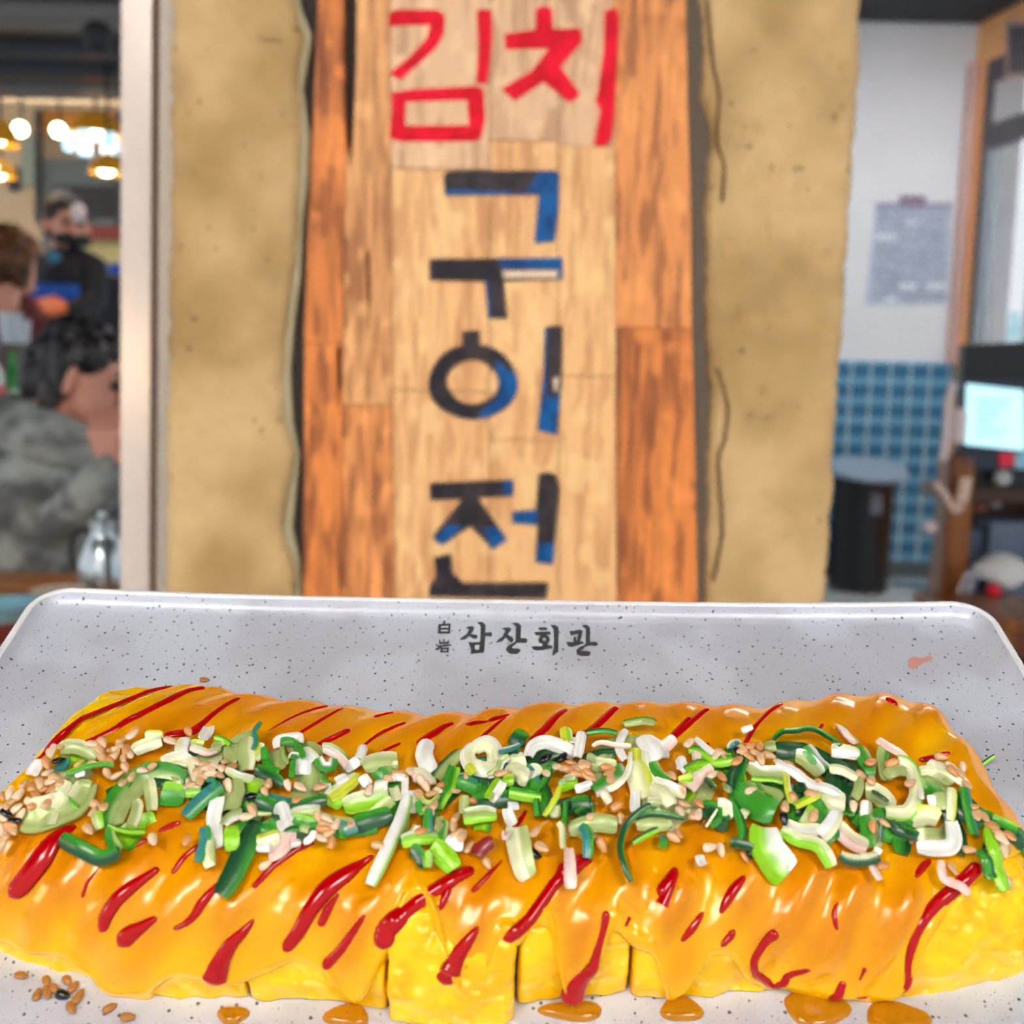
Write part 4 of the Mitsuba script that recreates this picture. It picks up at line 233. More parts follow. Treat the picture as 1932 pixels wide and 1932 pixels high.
for a, b, c, d in ((1705, 418, 1730, 424), (1650, 442, 1690, 452), (1695, 534, 1728, 546), (1745, 534, 1784, 546), (1670, 560, 1690, 570)):
    obj('white_block', back.slab(back.quad(a, b, c, d), 0.006, 0.009), 'm_paper_white', po)
obj('clip', back.slab(back.quad(1697, 371, 1744, 388), 0.002, 0.02), mat('m_clip', (128, 108, 132), 0.5), po)
obj('top_rail', back.slab(back.quad(1652, 384, 1796, 393), 0.006, 0.012), mat('m_clip2', (150, 150, 170), 0.5), po)

# black bin with a grey lid
bc = at(1636, 1086, 5.6); bcx = bc[0]; by = 5.75
br = 0.165; bh = at(1640, 905, by)[2]
bn = thing('waste_bin', 'black cylindrical waste bin with a grey lid by the plaid dado', 'bin')
obj('body', lathe([(0, 0), (br * 0.93, 0), (br * 0.97, 0.02), (br, bh * 0.5), (br * 1.02, bh - 0.02), (br * 1.05, bh - 0.015), (br * 1.05, bh), (0, bh)], 48, (bcx, by, 0)), 'm_black', bn, smooth=40)
obj('lid', lathe([(0, bh + 0.028), (br * 0.8, bh + 0.03), (br * 1.3, bh + 0.02), (br * 1.34, bh + 0.008), (br * 1.3, bh), (0, bh)], 48, (0, 0, -bh)), mat('m_lid', (128, 144, 160), 0.4), bn, smooth=40, to_world=T().translate([bcx + 0.02, by, bh + 0.05]).rotate([1, 0, 0], 14))
obj('sticker', lathe([(br * 1.012, bh * 0.72), (br * 1.022, bh * 0.72), (br * 1.022, bh * 0.9), (br * 1.012, bh * 0.9)], 48, (bcx, by, 0)).slice_plane((bcx - 0.01, 0, 0), (1, 0, 0)).slice_plane((bcx + 0.055, 0, 0), (-1, 0, 0)).slice_plane((0, by, 0), (0, -1, 0)), mat('m_sticker', (104, 104, 118), 0.5), bn)
# grey cable on the floor
obj('cable', tube(spline([at(1690, 1046, 5.9), at(1730, 1034, 5.85), at(1765, 1028, 5.7), at(1800, 1012, 5.5)], 30) * [1, 1, 0] + [0, 0, 0.02], 0.018), mat('m_cable', (120, 150, 168), 0.5), label='grey-blue cable lying on the floor beside the bin', cat='cable', smooth=True)

# ---- payment terminal on a brown wooden counter
YT = 2.6
tp = Plane((0, YT, 0), (1, 0, 0), (0, 0, 1))
pt = thing('payment_terminal', 'payment terminal with a pale blue screen and black rear display', 'payment terminal')
obj('rear_display', tp.slab(tp.poly([(1826, 650), (1990, 642), (1990, 728), (1820, 724)]), -0.05, -0.02), 'm_black', pt)
obj('screen_housing', tp.slab(tp.poly([(1812, 716), (2000, 722), (2000, 858), (1808, 846)]).buffer(0.004), -0.02, 0.015), mat('m_navy', (34, 44, 62), 0.35), pt)
scr = mikit.ply(tp.slab(tp.poly([(1818, 724), (1926, 736), (1928, 850), (1815, 838)]).buffer(-0.003).buffer(0.003), 0.015, 0.018), mat('m_screen', (20, 30, 36), 0.2))
scr['emitter'] = {'type': 'area', 'radiance': {'type': 'rgb', 'value': [0.42, 0.72, 0.80]}}
obj('screen', scr, None, pt, label='lit pale blue screen')
for k in range(7):
    u0_, v0_ = tp.uv(1836, 752 + 11 * k); u1_, _ = tp.uv(1900 - (k * 37) % 30, 752)
    obj('text_line', tp.slab(sbox(u0_, v0_ - 0.004, u1_, v0_), 0.018, 0.0185), mat('m_scrline', (120, 160, 176), 0.5), f'{pt}__screen')
obj('key_bar', tp.slab(tp.poly([(1806, 848), (2000, 858), (2000, 890), (1812, 882)]), -0.03, 0.03), 'm_navy', pt)
def disc(px, py, r, t0, t1, pl=tp): u, v = pl.uv(px, py); return pl.slab(Point(u, v).buffer(r), t0, t1)
obj('red_key', tp.slab(tp.quad(1873, 852, 1899, 878), 0.03, 0.038), mat('m_redkey', (238, 40, 70), 0.4), pt, label='red key')
obj('blue_key', tp.slab(tp.quad(1902, 854, 1928, 882), 0.03, 0.038), mat('m_bluekey', (150, 205, 226), 0.4), pt, label='pale blue key')
cz = tp.uv(1880, 888)[1]
obj('stand', bx(*sorted((tp.uv(1840, 880)[0], tp.uv(1985, 880)[0])), YT - 0.01, YT + 0.05, cz - 0.04, cz + 0.05), 'm_black', pt)
def wood_brown(p, n, uv):
    g = fbm(p.x * 40, p.y * 40, p.z * 4, 3)
    return mix(rgb(96, 46, 8), rgb(150, 84, 24), smoothstep(0.3, 0.7, g))
mat('m_brown', proc(wood_brown), 0.35)
ct = thing('serving_stand', 'brown wooden stand holding the payment terminal', 'stand')
x0, x1 = tp.uv(1774, 1000)[0], tp.uv(1822, 1000)[0]
obj('post', bx(x0, x1, YT - 0.03, YT + 0.05, 0, tp.uv(1790, 858)[1], 0.006), 'm_brown', ct)
xr = tp.uv(2060, 900)[0]
obj('post', bx(xr - (x1 - x0), xr, YT - 0.03, YT + 0.05, 0, cz - 0.04, 0.006), 'm_brown', ct)
obj('top_board', bx(x0, xr, YT - 0.03, YT + 0.14, cz - 0.08, cz - 0.04, 0.004), mat('m_brown_dark', (64, 36, 14), 0.4), ct)
obj('back_panel', bx(x1 - 0.01, xr, YT + 0.12, YT + 0.14, 0, cz - 0.08), 'm_brown_dark', ct)
zs = tp.uv(1880, 1140)[1]
obj('shelf', bx(x1, xr, YT - 0.03, YT + 0.12, zs - 0.06, zs, 0.004), 'm_brown', ct)
# things on and in the stand
obj('hanging_strap', tube(spline([at(1800, 722, YT - .06), at(1789, 760, YT - .06), at(1785, 820, YT - .06), at(1778, 868, YT - .05)], 24), 0.011), mat('m_pinkwhite', (226, 206, 204), 0.5), label='pale pink strap hanging beside the terminal', cat='strap', smooth=True)
obj('paper_roll', lathe([(0, 0), (0.016, 0), (0.018, 0.01), (0.018, 0.07), (0.012, 0.085), (0, 0.085)], 24, at(1806, 835, YT - 0.05) - [0, 0, 0.0]), 'm_pinkwhite', label='small white roll left of the terminal screen', cat='roll', smooth=40)
obj('hand_strap', tube(spline([at(1765, 912, YT - .05), at(1785, 935, YT - .05), at(1800, 960, YT - .05), at(1812, 948, YT - .05), at(1822, 900, YT - .05)], 30), [0.009] * 14 + [0.016] * 16), mat('m_peach', (232, 196, 176), 0.5), label='peach cord looped around the brown post', cat='cord', smooth=True)
obj('white_knob', trimesh.creation.icosphere(3, 0.017), 'm_pinkwhite', to_world=T().translate(at(1755, 994, YT - 0.02).tolist()), label='white knob at the left side of the brown stand', cat='knob', smooth=True)
obj('packet', rbox((0.034, 0.03, 0.07), 0.006, at(1848, 940, YT + 0.03)), mat('m_maroon', (120, 60, 44), 0.5), label='small dark red packet inside the brown stand', cat='packet')
obj('cylinder_jar', lathe([(0, 0), (0.014, 0), (0.016, 0.02), (0.014, 0.09), (0, 0.09)], 24, at(1876, 955, YT + 0.03)), mat('m_silver', (190, 190, 186), 0.3), label='silver jar inside the brown stand', cat='jar', smooth=40)
obj('silver_ball', trimesh.creation.icosphere(3, 0.02), 'm_silver', to_world=T().translate(at(1892, 902, YT - 0.05).tolist()), label='silver knob under the terminal keys', cat='knob', smooth=True)
obj('storage_box', bx(tp.uv(1872, 1000)[0], tp.uv(2010, 1000)[0], YT + 0.01, YT + 0.11, zs, tp.uv(1900, 985)[1], 0.008), mat('m_bluegrey', (98, 112, 132), 0.5), label='blue-grey storage box on the shelf of the stand', cat='box')
obj('storage_box', bx(tp.uv(1822, 1000)[0], tp.uv(1868, 1000)[0], YT + 0.03, YT + 0.11, zs, tp.uv(1900, 1002)[1], 0.008), mat('m_slate', (70, 84, 104), 0.5), label='small slate box beside the blue-grey box on the shelf', cat='box')
# folded white cloth with stripes hanging over the shelf
def clothmesh():
    u0, v0 = tp.uv(1818, 1045); u1, v1 = tp.uv(2010, 1140)
    a = np.linspace(0, 1, 40); b = np.linspace(0, 1, 30); A, B = np.meshgrid(a, b, indexing='ij')
    X = u0 + (u1 - u0) * A; ang = B * math.pi * 1.05
    th = (0.040 + 0.012 * np.sin(A * 9)) * (0.35 + 0.65 * np.sqrt(np.clip(A * 6, 0, 1)))
    Yy = YT - 0.05 - th * np.cos(ang - 0.6); Z = (v0 + v1) / 2 + th * 1.05 * np.sin(ang - 0.4) + 0.01 * np.sin(A * 14 + B * 5)
    v = np.stack([X, Yy, Z], -1).reshape(-1, 3); n = 30
    f = np.array([[i * n + j, (i + 1) * n + j, (i + 1) * n + j + 1, i * n + j + 1] for i in range(39) for j in range(29)])
    m = trimesh.Trimesh(v, np.vstack([f[:, [0, 1, 2]], f[:, [0, 2, 3]]]), process=False); m.apply_translation((0, 0, 0.02)); return m
mat('m_cloth', (222, 218, 216), 0.8)
cl = obj('folded_cloth', clothmesh(), 'm_cloth', label='white folded cloth resting at the front of the stand', cat='cloth', smooth=True)
for k in range(4):
    obj('cord', tube(spline([at(1828 + 7 * k, 1078, YT - .09), at(1818 + 8 * k, 1095, YT - .1), at(1808 + 9 * k, 1120, YT - .1), at(1802 + 10 * k, 1150, YT - .1)], 16), 0.0035), mat(f'm_cord{k}', [(230, 226, 226), (150, 150, 170), (224, 220, 226), (120, 120, 140)][k], 0.6), cl, smooth=True)
obj('red_button', lathe([(0, 0.012), (0.012, 0.010), (0.016, 0.004), (0.016, -0.01), (0, -0.01)], 24), mat('m_redbtn', (240, 20, 50), 0.3), to_world=T().translate(at(1876, 1114, YT - 0.115).tolist()).rotate([1, 0, 0], 90), label='bright red button below the white cloth', cat='button', smooth=40)
lg = thing('chair', 'wooden chair with grey legs in front of the stand at the right edge', 'chair')
YC = 2.2; cp = Plane((0, YC, 0), (1, 0, 0), (0, 0, 1))
cx0, cx1, czs = cp.uv(1822, 1160)[0], cp.uv(2040, 1160)[0], cp.uv(1880, 1168)[1]
obj('seat', bx(cx0, cx1, YC, YC + 0.3, czs - 0.03, czs, 0.008), 'm_brown', lg)
obj('apron', bx(cx0 + 0.01, cx1 - 0.01, YC + 0.02, YC + 0.04, czs - 0.09, czs - 0.03), 'm_brown', lg)
for xx in (cx0 + 0.07, cx1 - 0.03):
    for yy in (YC + 0.03, YC + 0.27):
        obj('leg', bx(xx - 0.017, xx + 0.017, yy - 0.016, yy + 0.016, 0, czs - 0.03, 0.004), mat('m_leggrey', (120, 124, 120), 0.4), lg)

# =====================================================================  left-hand room (behind the glass door frame)
YL = 6.4
lp = Plane((0, YL, 0), (1, 0, 0), (0, 0, 1))
obj('wall_left', bx(-6, -1.2, YL, YL + 0.1, 0, 3.32), 'm_cream_wall', kind='structure', label='cream rear wall of the dining room')
zc = at(100, 168, 3.2)[2]
dk = lambda n, c: mat(n, c, 0.7)
dr_ = thing('ceiling_duct', 'dark grey ceiling duct with long ribs over the dining room', 'duct')
mat('m_duct', (78, 82, 88), 0.55)
ds = [(0.0, 0.20, (120, 118, 116)), (0.2, 0.30, (60, 50, 46)), (0.32, 0.62, (58, 64, 72)), (0.66, 0.9, (52, 58, 66)), (0.94, 1.1, (104, 108, 110))]
for i, (a, b, c) in enumerate(ds):
    y0, y1 = 150 * a, 150 * b
    obj('rib', bx(-3.2, -0.9, 3.2 + 0.14 * i, 3.34 + 0.14 * i, at(100, y1 + 4, 3.2 + .14 * i)[2], at(100, y0 - 3, 3.2 + .14 * i)[2], 0.02), mat(f'm_rib{i}', c, 0.5), dr_)
obj('panel', bx(-3.2, -0.9, 4.0, 4.04, at(100, 165, 4)[2], 3.3), mat('m_ductback', (50, 54, 60), 0.7), dr_)
obj('mount', trimesh.creation.icosphere(2, 0.045), 'm_ductback', dr_, to_world=T().translate(at(185, 70, 3.1).tolist()), smooth=True)
obj('lintel', bx(-4.2, -1.2, 5.2, 5.3, at(100, 198, 5.2)[2], at(100, 163, 5.2)[2], 0.01), mat('m_lintel', (244, 214, 176), 0.6), label='cream lintel across the back of the dining room', cat='beam')
d1 = 'door_1'; say(d1, 'dark framed doorway with an orange upper panel at the back', kind='structure')
for a in ((74, 196, 83, 420), (74, 196, 262, 208), (225, 196, 262, 470)):
    obj('frame', lp.slab(lp.quad(*a), 0.0, 0.06), 'm_dark_frame', d1)
obj('upper_panel', lp.slab(lp.quad(82, 208, 226, 252), 0.0, 0.02), mat('m_orange', (216, 140, 66), 0.6), d1)
obj('middle_panel', lp.slab(lp.quad(82, 252, 226, 300), 0.0, 0.02), mat('m_tan', (176, 150, 120), 0.6), d1)
obj('lower_panel', lp.slab(lp.quad(82, 300, 226, 470), 0.0, 0.02), mat('m_greygreen', (112, 122, 120), 0.6), d1)
obj('dark_opening', lp.slab(lp.quad(106, 352, 226, 412), 0.02, 0.03), mat('m_charcoal', (62, 60, 64), 0.6), d1)
obj('menu_board', lp.slab(lp.quad(44, 262, 74, 352), 0.0, 0.03), mat('m_palegreen', (168, 176, 160), 0.6), label='pale green board on the cream wall left of the doorway', cat='board')
obj('menu_board', lp.slab(lp.quad(20, 318, 40, 360), 0.0, 0.03), 'm_charcoal', label='small dark plate on the cream wall below the pendant lamps', cat='board')
# red-brown cabinet with cream doors behind the standing person
cb = thing('cabinet', 'low cream cabinet with a red-brown top behind the standing person', 'cabinet')
YK = 5.6; kp = Plane((0, YK, 0), (1, 0, 0), (0, 0, 1))
obj('top', kp.slab(kp.quad(150, 428, 300, 452), -0.3, 0.03), mat('m_redbrown', (150, 70, 60), 0.5), cb)
obj('body', bx(kp.uv(160, 460)[0], kp.uv(300, 460)[0], YK, YK + 0.3, 0, kp.uv(160, 452)[1]), mat('m_creamcab', (206, 190, 130), 0.5), cb)
# blue bench edge
YE = 4.6; ep = Plane((0, YE, 0), (1, 0, 0), (0, 0, 1))
bl = thing('bench', 'dark bench with a bright blue back rail', 'bench')
mat('m_blue', (20, 84, 214), 0.4); mat('m_bluelight', (120, 150, 226), 0.4)
obj('rail', ep.slab(ep.quad(128, 498, 330, 518), -0.04, 0.02), 'm_blue', bl)
obj('pad', ep.slab(ep.quad(176, 500, 214, 514), 0.02, 0.03), 'm_bluelight', bl, label='lighter blue pad')
obj('body', bx(ep.uv(128, 520)[0], ep.uv(330, 520)[0], YE, YE + 0.35, 0, ep.uv(128, 519)[1]), mat('m_navyblack', (34, 40, 54), 0.6), bl)

# pendant lamps: amber bowls with bright bulbs
amber = (255, 190, 60)
mat('m_bulbglass', (255, 240, 200), 0.3)
def amber_tex(p, n, uv): return mix(rgb(255, 170, 20), rgb(255, 226, 120), fbm(p.x * 30, p.y * 30, p.z * 20, 2))
mat('m_amber', (240, 170, 40), 0.35)
def pendant(px, py, Y, wpx, hpx, label, bulb=0.35, shade=2.2, tiffany=False):
    c = at(px, py, Y); r = wpx / 2 / W0 * Y; h = hpx / W0 * Y
    p = thing('pendant_lamp', label, 'lamp', 'amber pendant lamps in the dining room')
    if wpx > 0:
        prof = [(0.02, h), (r * 0.45, h * 0.86), (r * 0.8, h * 0.5), (r, 0.0), (r * 0.97, -0.004), (r * 0.76, h * 0.46), (r * 0.42, h * 0.8), (0.02, h * 0.95)]
        s = mikit.ply(lathe(prof, 40, c), 'm_amber', smooth=40); s['emitter'] = {'type': 'area', 'radiance': {'type': 'rgb', 'value': [shade, shade * 0.56, shade * 0.05]}}
        obj('shade', s, None, p)
        if tiffany:
            for k in range(8):
                a = 2 * math.pi * k / 8
                q = mikit.ply(rbox((0.05, 0.02, 0.05), 0.008), 'm_bulbglass'); q['emitter'] = {'type': 'area', 'radiance': {'type': 'rgb', 'value': [0.35, 0.85, 1.2]}}
                obj('glass_panel', q, None, p, to_world=T().translate((c + [r * math.cos(a), r * math.sin(a), -0.03]).tolist()).rotate([0, 0, 1], math.degrees(a) + 90))
    b = mikit.ply(trimesh.creation.icosphere(3, max(0.03, r * bulb)), 'm_bulbglass', smooth=True); b['emitter'] = {'type': 'area', 'radiance': {'type': 'rgb', 'value': [9.0, 8.0, 4.6]}}
    obj('bulb', b, None, p, to_world=T().translate((c + [0, -0.02, h * 0.25 if wpx > 0 else 0]).tolist()))
    obj('cord', tube([c + [0, 0, h], c + [0, 0, 3.3 - c[2]]], 0.005), 'm_black', p)
pendant(2, 272, 4.0, 66, 44, 'amber pendant bowl at the left edge, the upper one there')
pendant(3, 333, 4.2, 52, 30, 'amber pendant bowl at the left edge, the lower one there')
pendant(182, 256, 3.8, 104, 42, 'large amber pendant with a ring of pale blue glass panels', tiffany=True)
pendant(205, 326, 3.6, 72, 32, 'wide amber pendant bowl below the lamp with blue glass')
pendant(114, 248, 4.6, 0, 0, 'bare warm bulb left of the lamp with blue glass')
pendant(42, 246, 4.6, 0, 0, 'bare warm bulb beside the bowls at the left edge')

# ---- people
def hand(wrist, dirv, palmn, s=1.0, curl=0.5, edge=0.004):
    d = np.array(dirv, float); d /= np.linalg.norm(d); n = np.array(palmn, float); n -= d * (n @ d); n /= np.linalg.norm(n); sd = np.cross(d, n)
    w = np.array(wrist, float); ch = []
    ch.append([(w, 0.024 * s), (w + d * 0.04 * s, 0.022 * s)])
    ks = [w + d * 0.085 * s + sd * o * s for o in (-0.033, -0.011, 0.011, 0.032)]
    for k in ks: ch.append([(w + d * 0.03 * s, 0.02 * s), (k, 0.0125 * s)])
    ch.append([(ks[0], 0.0125 * s), (ks[-1], 0.0125 * s)])
    for k, l in zip(ks, (0.064, 0.074, 0.070, 0.054)):
        p, dd = k, d.copy(); c = [(k, 0.0095 * s)]
        for j, f in enumerate((0.45, 0.32, 0.25)):
            ang = curl * (0.6 + 0.4 * j); dd = dd * math.cos(ang) + n * math.sin(ang); dd /= np.linalg.norm(dd); p = p + dd * l * f * s; c.append((p, (0.009 - 0.0008 * j) * s))
        ch.append(c)
    t0 = w + d * 0.03 * s + sd * -0.03 * s; t1 = t0 + (d * 0.6 - sd * 0.7) * 0.04 * s; t2 = t1 + (d * 0.8 + n * 0.45 - sd * 0.15) * 0.032 * s
    ch.append([(w + d * 0.025 * s, 0.018 * s), (t0, 0.013 * s), (t1, 0.0105 * s), (t2, 0.009 * s)])
    return blend(*ch, edge=edge * s, smooth_n=6)
mat('m_skin', (226, 160, 136), 0.5); mat('m_skin_orange', (238, 130, 80), 0.5); mat('m_skin_pale', (226, 196, 188), 0.5)
def head(c, r, yaw, pitch, skin, parent, hair_m, hairlen=0.0, hat=None):
    """Head built at the origin looking along -y, then turned; r is half the head's height."""
    k = r / 0.115
    h = blend([((0, 0.012 * k, 0.035 * k), 0.078 * k), ((0, -0.022 * k, -0.035 * k), 0.058 * k), ((0, -0.046 * k, -0.082 * k), 0.026 * k)],
              [((0, 0.03 * k, -0.05 * k), 0.05 * k), ((0, 0.045 * k, -0.13 * k), 0.05 * k)],
              [((0, -0.082 * k, 0.0), 0.011 * k), ((0, -0.099 * k, -0.028 * k), 0.014 * k)],
              [((-0.03 * k, -0.066 * k, -0.064 * k), 0.011 * k), ((0, -0.078 * k, -0.062 * k), 0.012 * k), ((0.03 * k, -0.066 * k, -0.064 * k), 0.011 * k)],
              [((0.076 * k, 0.012 * k, 0.012 * k), 0.014 * k), ((0.076 * k, 0.012 * k, -0.03 * k), 0.011 * k)], [((-0.076 * k, 0.012 * k, 0.012 * k), 0.014 * k), ((-0.076 * k, 0.012 * k, -0.03 * k), 0.011 * k)],
              edge=0.008 * k, smooth_n=8)
    M = T().translate(list(map(float, c))).rotate([0, 0, 1], yaw).rotate([1, 0, 0], pitch)
    obj('head', h, skin, parent, to_world=M, smooth=True)
    hd = f'{parent}__head'
    for sx in (-1, 1):
        obj('eye', trimesh.creation.icosphere(2, 0.011 * k), 'm_eye', hd, to_world=M.translate([sx * 0.031 * k, -0.072 * k, 0.006 * k]), smooth=True)
        obj('eyebrow', blend([((sx * 0.016 * k, -0.084 * k, 0.028 * k), 0.004 * k), ((sx * 0.046 * k, -0.072 * k, 0.03 * k), 0.0035 * k)], edge=0.004 * k, smooth_n=3), 'm_black', hd, to_world=M, smooth=True)
    obj('mouth', blend([((-0.02 * k, -0.083 * k, -0.064 * k), 0.005 * k), ((0, -0.089 * k, -0.063 * k), 0.006 * k), ((0.02 * k, -0.083 * k, -0.064 * k), 0.005 * k)], edge=0.005 * k, smooth_n=3), 'm_lip', hd, to_world=M, smooth=True)
    ch = [[((0, 0.022 * k, 0.05 * k), 0.083 * k), ((0, 0.05 * k, -0.01 * k), 0.076 * k)], [((0.05 * k, 0.0, 0.05 * k), 0.048 * k), ((-0.05 * k, 0.0, 0.05 * k), 0.048 * k)],
          [((-0.03 * k, -0.04 * k, 0.078 * k), 0.03 * k), ((0.035 * k, -0.04 * k, 0.075 * k), 0.03 * k)]]
    for sx in (-1, 1): ch.append([((sx * 0.06 * k, 0.025 * k, 0.03 * k), 0.034 * k), ((sx * 0.062 * k, 0.04 * k, (-0.03 - hairlen) * k), 0.024 * k)])
    if hairlen: ch.append([((0, 0.06 * k, 0), 0.07 * k), ((0, 0.07 * k, -hairlen * k), 0.055 * k)])
    hm = blend(*ch, edge=0.008 * k, smooth_n=6); v = np.array(hm.vertices); hm.vertices = v + (meshkit.noise(v / (0.012 * k))[:, None] - 0.5) * 0.008 * k * v / np.linalg.norm(v, axis=1, keepdims=True)
    obj('hair', hm, hair_m, parent, to_world=M, smooth=True)
    return M
mat('m_eye', (30, 24, 24), 0.2); mat('m_lip', (190, 90, 84), 0.4)
def hair_tex(a, b):
    def f(p, n, uv): return mix(rgb(*a), rgb(*b), smoothstep(0.35, 0.75, fbm(p.x * 60, p.y * 60, p.z * 25, 2)))
    return f
mat('m_hair_black', proc(hair_tex((16, 15, 18), (70, 68, 70))), 0.45); mat('m_hair_brown', proc(hair_tex((60, 34, 18), (120, 78, 46))), 0.5)
def fabric(a, b, s=14):
    def f(p, n, uv): return mix(rgb(*a), rgb(*b), smoothstep(0.3, 0.7, fbm(p.x * s, p.y * s, p.z * s, 3)))
    return f
mat('m_hoodie', proc(fabric((92, 96, 94), (176, 180, 174))), 0.85); mat('m_trousers', (60, 62, 68), 0.8); mat('m_jacket', (26, 32, 44), 0.7)

# person in the grey hooded top, seated close by, leaning towards the right
P1 = thing('person', 'seated person with dark hair in a grey hooded top, head bent to the right', 'person')
Y1 = 2.25
hc = at(156, 712, Y1)
head(hc, 0.118, 104, 18, 'm_skin', P1, 'm_hair_black', 0.03)
sh = at(40, 850, Y1); shR = at(165, 865, Y1 - 0.02); hip = np.array([sh[0] - 0.10, Y1 + 0.10, 0.50])
neck = hc + [-0.035, 0.03, -0.10]
torso = blend([(neck, 0.06), (neck + [-0.05, 0.02, -0.06], 0.085), ((sh + shR) / 2 + [-0.04, 0.03, -0.10], 0.14), (hip, 0.155)],
              [(shR + [0, 0, 0.0], 0.06), (neck + [-0.05, 0.02, -0.07], 0.085), (sh + [-0.12, 0.02, 0.0], 0.075)],
              [(sh + [-0.12, 0.02, 0.0], 0.07), (sh + [-0.16, -0.02, -0.28], 0.055), (sh + [-0.02, -0.12, -0.36], 0.045)],
              [(shR, 0.06), (at(185, 925, Y1 - 0.05), 0.05), (at(120, 985, Y1 - 0.15), 0.046), (at(180, 915, Y1 - 0.2), 0.042), (at(203, 890, Y1 - 0.2), 0.038)], edge=0.02)
v = np.array(torso.vertices); torso.vertices = v + np.array(torso.vertex_normals) * ((meshkit.fbm(v * [26, 26, 12], 3) - 0.5) * 0.035)[:, None]
obj('hooded_top', torso, 'm_hoodie', P1, smooth=True, label='grey hooded top')
hood = blend([(neck + [-0.13, 0.05, -0.02], 0.06), (neck + [-0.11, -0.05, 0.0], 0.065), (neck + [-0.03, -0.11, -0.02], 0.06), (neck + [0.06, -0.09, -0.05], 0.05)], [(neck + [-0.11, -0.05, 0.0], 0.06), (neck + [-0.10, 0.04, 0.01], 0.06)], edge=0.015)
obj('hood', hood, 'm_hoodie', P1, smooth=True)
obj('legs', blend([(hip + [0.06, -0.05, -0.04], 0.10), (hip + [0.10, -0.48, 0.0], 0.075), (hip + [0.10, -0.46, -0.42], 0.05), (hip + [0.10, -0.54, -0.46], 0.036)],
                  [(hip + [-0.10, -0.05, -0.04], 0.10), (hip + [-0.12, -0.48, 0.0], 0.075), (hip + [-0.12, -0.46, -0.42], 0.05), (hip + [-0.12, -0.54, -0.46], 0.036)]), 'm_trousers', P1, smooth=True)
obj('hand', hand(at(203, 892, Y1 - 0.2), (-0.05, 0.1, 1.0), (0.2, 1, 0.1), 0.95, 0.55), 'm_skin', P1, smooth=True)
obj('hand', hand(sh + [0.0, -0.13, -0.36], (0.9, -0.3, 0.1), (0, 0, -1), 0.95, 0.4), 'm_skin', P1, smooth=True)
s1 = thing('stool', 'dark stool under the person in the grey hooded top', 'stool')
obj('seat', lathe([(0, hip[2] - 0.13), (0.18, hip[2] - 0.13), (0.19, hip[2] - 0.15), (0.18, hip[2] - 0.18), (0, hip[2] - 0.18)], 32, (hip[0], hip[1], 0)), 'm_black', s1, smooth=40)
for a in range(4):
    q = np.array([math.cos(a * math.pi / 2 + .78), math.sin(a * math.pi / 2 + .78), 0]); b = np.array([hip[0], hip[1], 0])
    obj('leg', tube([b + q * 0.13 + [0, 0, hip[2] - 0.17], b + q * 0.18], 0.014), 'm_black', s1, smooth=True)

# standing person with dark jacket, mask and blue apron
P2 = thing('person', 'standing person in a dark jacket and face mask with a bright blue apron', 'person')
Y2 = 4.1
hc2 = at(128, 424, Y2)
M2 = head(hc2, 0.115, 40, 8, 'm_skin', P2, 'm_hair_black', 0.0)
obj('face_mask', blend([((-0.05, -0.058, -0.055), 0.022), ((0, -0.088, -0.05), 0.026), ((0.05, -0.058, -0.055), 0.022)], [((0, -0.088, -0.05), 0.024), ((0, -0.06, -0.095), 0.018)], edge=0.008, smooth_n=5), mat('m_mask', (30, 32, 38), 0.6), P2, to_world=M2, smooth=True, label='dark face mask')
obj('cap_badge', trimesh.creation.icosphere(2, 0.03), mat('m_badge', (214, 204, 210), 0.5), P2, to_world=T().translate(at(148, 402, Y2 - 0.10).tolist()).scale([1, 0.6, 1.3]), smooth=True)
nk = hc2 + [0.0, 0.04, -0.14]; sl, sr = at(72, 500, Y2), at(186, 500, Y2); hp = np.array([at(118, 700, Y2)[0], Y2 + 0.02, 0.92])
fl = np.array([hp[0], Y2, 0])
elR, wrR = at(176, 570, Y2 - 0.08), at(140, 588, Y2 - 0.22)
obj('jacket', blend([(nk, 0.06), ((sl + sr) / 2 + [0, 0, -0.06], 0.12), (hp + [0, 0, 0.18], 0.125), (hp, 0.14)], [(sl + [0.03, 0, -0.02], 0.065), ((sl + sr) / 2, 0.08), (sr + [-0.03, 0, -0.02], 0.065)],
                    [(sr + [-0.03, 0, -0.02], 0.062), (elR, 0.05), (wrR, 0.04)], [(sl + [0.03, 0, -0.02], 0.062), (at(66, 590, Y2 - 0.03), 0.05), (at(70, 650, Y2 - 0.12), 0.04)], edge=0.02), 'm_jacket', P2, smooth=True)
obj('trousers', blend([(hp + [0.08, 0, -0.02], 0.10), (fl + [0.09, 0, 0.48], 0.07), (fl + [0.10, 0.02, 0.06], 0.05), (fl + [0.10, -0.10, 0.045], 0.04)], [(hp + [-0.08, 0, -0.02], 0.10), (fl + [-0.09, 0, 0.48], 0.07), (fl + [-0.10, 0.02, 0.06], 0.05), (fl + [-0.10, -0.10, 0.045], 0.04)]), 'm_trousers', P2, smooth=True)
apx = Plane((0, Y2 - 0.155, 0), (1, 0, 0), (0, 0, 1))
obj('apron', apx.slab(apx.poly([(62, 536), (150, 538), (152, 572), (100, 584), (64, 578)]), 0, 0.03), mat('m_apron', (24, 96, 206), 0.6), P2, label='bright blue apron bib')
obj('hand', hand(wrR, (-0.7, -0.5, 0.1), (0, 0.6, -0.7), 1.15, 0.5), 'm_skin_orange', P2, smooth=True)
obj('hand', hand(at(70, 652, Y2 - 0.12), (0.2, -0.6, -0.4), (0.8, 0.2, 0), 1.0, 0.5), 'm_skin', P2, smooth=True)
